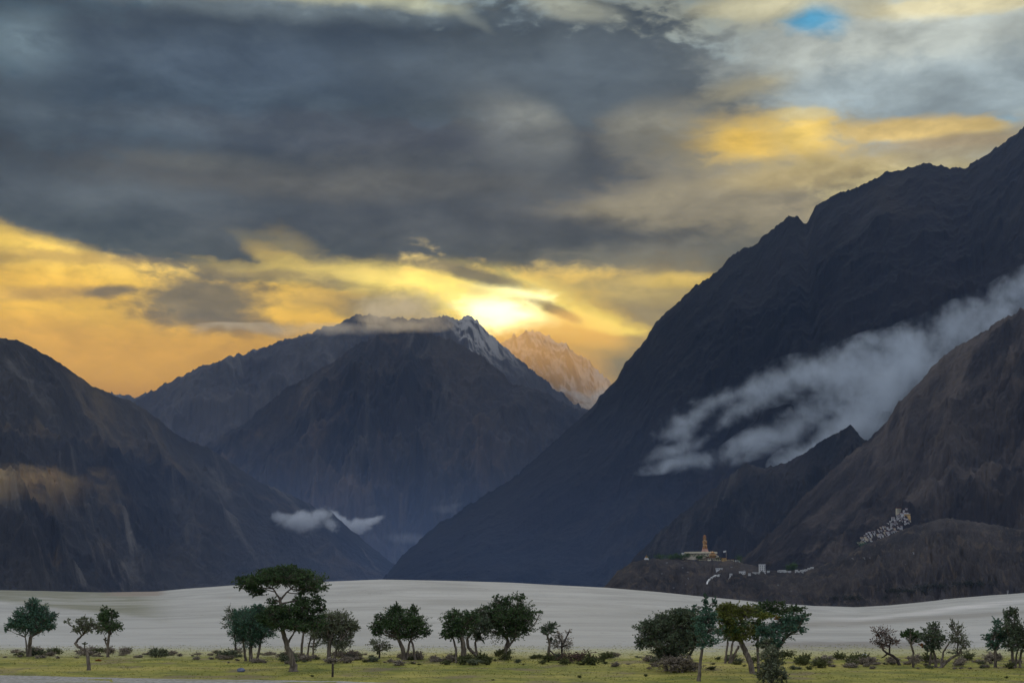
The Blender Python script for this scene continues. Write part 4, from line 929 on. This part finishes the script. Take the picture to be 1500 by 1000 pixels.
o = mesh_obj('body', V, Q, GOLD, st); md = o.modifiers.new('r', 'REMESH'); md.mode = 'VOXEL'; md.voxel_size = .42; md.use_smooth_shade = True
b = Box(); b.lathe((0, 0, 0), [(.13 * q, .84 * q), (.15 * q, .88 * q), (.10 * q, .92 * q), (.11 * q, .97 * q), (.02 * q, 1.03 * q)], 12); b.out('crown', ORANGE, st)
b = Box(); b.lathe((0, 0, 0), [(.02 * q, 0), (.15 * q, .01 * q), (.15 * q, .04 * q), (.02 * q, .05 * q)], 24); o = b.out('halo', GOLD, st); o.rotation_euler.x = math.radians(90); o.location = (0, .14 * q, .74 * q)
# temple right of the shrine
def tiered(px, py, w1, label, name='temple'):
    p = surf('valley_fan', px, py); m = p[1] / F; r = empty(name, p, label, name)
    b = Box(); b.box(-w1 * m / 2, w1 * m / 2, 0, 12 * m, -10, 3.4 * m, .4); b.out('wall', CREAM, r)
    b = Box(); b.box(-w1 * m / 2 - .6, w1 * m / 2 + .6, -.7, 12 * m, 3.4 * m + .05, 3.4 * m + 1, 0); b.out('cornice', MAROON, r)
    for i in range(8):
        b = Box(); x = (-w1 / 2 + w1 * (i + .5) / 8) * m; b.box(x - .8, x + .8, -.15, .5, 1.2, 3.4); b.out('window', DARKW, r)
    b = Box(); b.box(-5.5 * m, 3 * m, 2, 10 * m, 3.4 * m + 1.05, 7.4 * m, .3); b.out('upper_storey', OCHRE, r)
    b = Box(); b.box(-7 * m, 4.5 * m, .8, 11 * m, 7.4 * m + .05, 9.6 * m, 3.2 * m, 3 * m); b.out('roof', GOLD, r)
    b = Box(); b.box(-3.4 * m, 1 * m, 3, 8 * m, 9.6 * m + .03, 11 * m, .2); b.box(-4.4 * m, 2 * m, 2.4, 9 * m, 11 * m + .03, 12.6 * m, 2.4 * m, 2 * m); b.out('lantern_tower', GOLD, r)
    for i in range(5):
        b = Box(); x = (-4.6 + i * 1.75) * m; b.box(x - .6, x + .6, 1.7, 2.6, 4.6 * m, 6.4 * m); b.out('window', DARKW, r)
    return r
tiered(1046, 820, 20, 'cream temple with gold tiered roofs right of the golden statue')
house(1061, 819.5, 7, 4, 'valley_fan', 'yellow-trimmed small hall at the right end of the gold-roofed temple', wall=OCHRE, name='temple', rz=0, big=True)
house(1068, 820.5, 16, 1.8, 'valley_fan', 'long low white wing running right of the gold-roofed temple', wall=CREAM, name='temple', rz=0, big=True)
house(1081, 821, 7, 1.8, 'valley_fan', 'small white house at the far right end of the temple hill', wall=WHITE, rz=0)
house(1030, 820, 12, 1.6, 'valley_fan', 'long pale low building directly below the round shrine', wall=CREAM, rz=0)
# prayer flag mast
p = surf('valley_fan', 1064, 819); m = p[1] / F
fm_ = empty('flag_mast', p, 'thin mast with a white prayer flag right of the gold-roofed temple', 'flag mast')
gg = Geo(); gg.tube([(0, 0, -4), (0, 0, 8 * m), (0, 0, 14.5 * m)], [.35, .3, .2], 8); fast_mesh('mast', gg.V, gg.Q, TAN, fm_)
b = Box(); V = []; nx = 9
for i in range(nx):
    for j in range(3): V.append((-.2 - i * .5 * m / 1., .5 * math.sin(i * 1.1), 14.3 * m - j * 1.2 * m - i * .12 * m))
mesh_obj('flag', V, [(i * 3 + j, i * 3 + j + 1, i * 3 + j + 4, i * 3 + j + 3) for i in range(nx - 1) for j in range(2)], WHITE, fm_)
# small golden chorten on the left end
def stupa(px, py, s, label, gold=True):
    p = surf('valley_fan', px, py); m = p[1] / F; r = empty('stupa', p, label, 'stupa')
    b = Box(); b.box(-3.4 * m * s, 3.4 * m * s, -3 * m * s, 3 * m * s, -5, 1.4 * m * s, .3); b.box(-2.6 * m * s, 2.6 * m * s, -2.4 * m * s, 2.4 * m * s, 1.4 * m * s, 2.3 * m * s, .3); b.out('base', WHITE, r)
    b = Box(); b.lathe((0, 0, 0), [(1.9 * m * s, 2.3 * m * s), (2.3 * m * s, 3.2 * m * s), (1.7 * m * s, 4.2 * m * s), (.6 * m * s, 4.6 * m * s)], 18); b.out('dome', GOLD if gold else WHITE, r, True)
    b = Box(); b.lathe((0, 0, 0), [(.8 * m * s, 4.5 * m * s), (.5 * m * s, 5.6 * m * s), (.1 * m * s, 7.2 * m * s)], 12); b.out('spire', GOLD, r)
stupa(947, 818, 1., 'lone gold-domed stupa on the left end of the temple hill')
stupa(1008, 812.5, .7, 'small white stupa at the left edge of the round shrine', False)
# village on the fan
VG = 'white village houses scattered on the fan'
house(1117, 836, 9, 8.5, 'valley_fan', 'tallest boxy white house in the village on the fan', rz=0, big=True, roofm=WHITE)
for px, py, w_, h_, lb in [(1054, 835, 10, 2.6, 'white house alone on the slope straight below the gold-roofed temple'), (1088, 841.5, 9, 4.5, 'wide white house with bulging front left of the village centre'), (1071, 843, 4, 2.8, 'little white house between the curved white wall and the wide house'),
                           (1106, 841, 7, 2.6, 'low white house just left of the tallest boxy house'), (1147, 837.5, 9, 2.6, 'low white house left of the dark village treetops')]:
    house(px, py, w_, h_, 'valley_fan', lb, rz=0, roofm=WHITE)
VG2 = 'white house in the loose row of the village right of the tallest boxy house'
for px, py in [(1112, 840), (1120, 838.5), (1126, 838), (1098, 842), (1141, 838), (1151, 838), (1157, 838.5), (1167, 837), (1170, 838.5), (1174, 837), (1177, 836.5), (1181, 835.5), (1185, 834), (1190, 832.5), (1176, 839)]:
    house(px, py, rng.uniform(2.6, 5), rng.uniform(1.5, 2.4), 'valley_fan', VG2 if px > 1121 else 'tiny white house huddled below the tallest boxy village house', VG, roofm=WHITE)
for i, (px, py) in enumerate([(977, 824.5), (1000, 832), (969, 840), (1008, 838), (1008, 847), (987, 862), (1005, 857), (1072, 831), (1068, 848), (1090, 836), (1140, 857), (1160, 866), (1249, 818), (1266, 818), (1274, 817), (1317, 806), (1338, 810), (1326, 827), (1477, 866)]):
    house(px, py, rng.uniform(2., 3.2), rng.uniform(.7, 1.1), 'valley_fan', 'tiny pale hut standing apart on the dark open fan', 'tiny pale huts dotted over the fan', roofm=GREYW, wall=GREYW)
house(1385, 880, 12, 1.3, 'valley_fan', 'long low white shed at the foot of the fan beside the sand', rz=0, roofm=WHITE)
# curved white wall
b = Box(); pts = [(1035.5, 857), (1036.5, 853), (1039, 849.5), (1043, 846.5), (1048, 844), (1055, 842.5)]
V = []; Q = []
for i, (px, py) in enumerate(np.array([[np.interp(t, range(6), [q[0] for q in pts]), np.interp(t, range(6), [q[1] for q in pts])] for t in np.linspace(0, 5, 22)])):
    p = surf('valley_fan', px, py); V += [(p[0] - 1.2, p[1] - .8, p[2] - 4), (p[0] + 1.2, p[1] + .8, p[2] - 4), (p[0] + 1.2, p[1] + .8, p[2] + 2.2), (p[0] - 1.2, p[1] - .8, p[2] + 2.2)]
    if i:
        a_ = (i - 1) * 4; Q += [(a_ + j, a_ + (j + 1) % 4, a_ + 4 + (j + 1) % 4, a_ + 4 + j) for j in range(4)]
tag(mesh_obj('boundary_wall', V, Q, WHITE), 'curved white wall climbing the left side of the village', 'wall')

# ================================================================== CAMERA / RENDER
cam = bpy.data.cameras.new('camera'); co = bpy.data.objects.new('camera', cam); C.objects.link(co)
co.location = (0, 0, CAMZ); co.rotation_euler = (math.pi / 2 + PITCH, 0, 0)
cam.sensor_width = 36; cam.lens = 36 * F / 1500; cam.clip_start = .5; cam.clip_end = 60000
S.camera = co
S.render.engine = 'CYCLES'; cy = S.cycles
cy.use_denoising = True; cy.max_bounces = 5; cy.diffuse_bounces = 2; cy.glossy_bounces = 1; cy.transmission_bounces = 2; cy.volume_bounces = 2; cy.transparent_max_bounces = 8
cy.volume_step_rate = 1.0; cy.volume_max_steps = 256; cy.use_adaptive_sampling = True; cy.adaptive_threshold = .02
S.view_settings.view_transform = 'Standard'; S.view_settings.look = 'None'; S.view_settings.exposure = 0; S.view_settings.gamma = 1
print('houses', cnt)
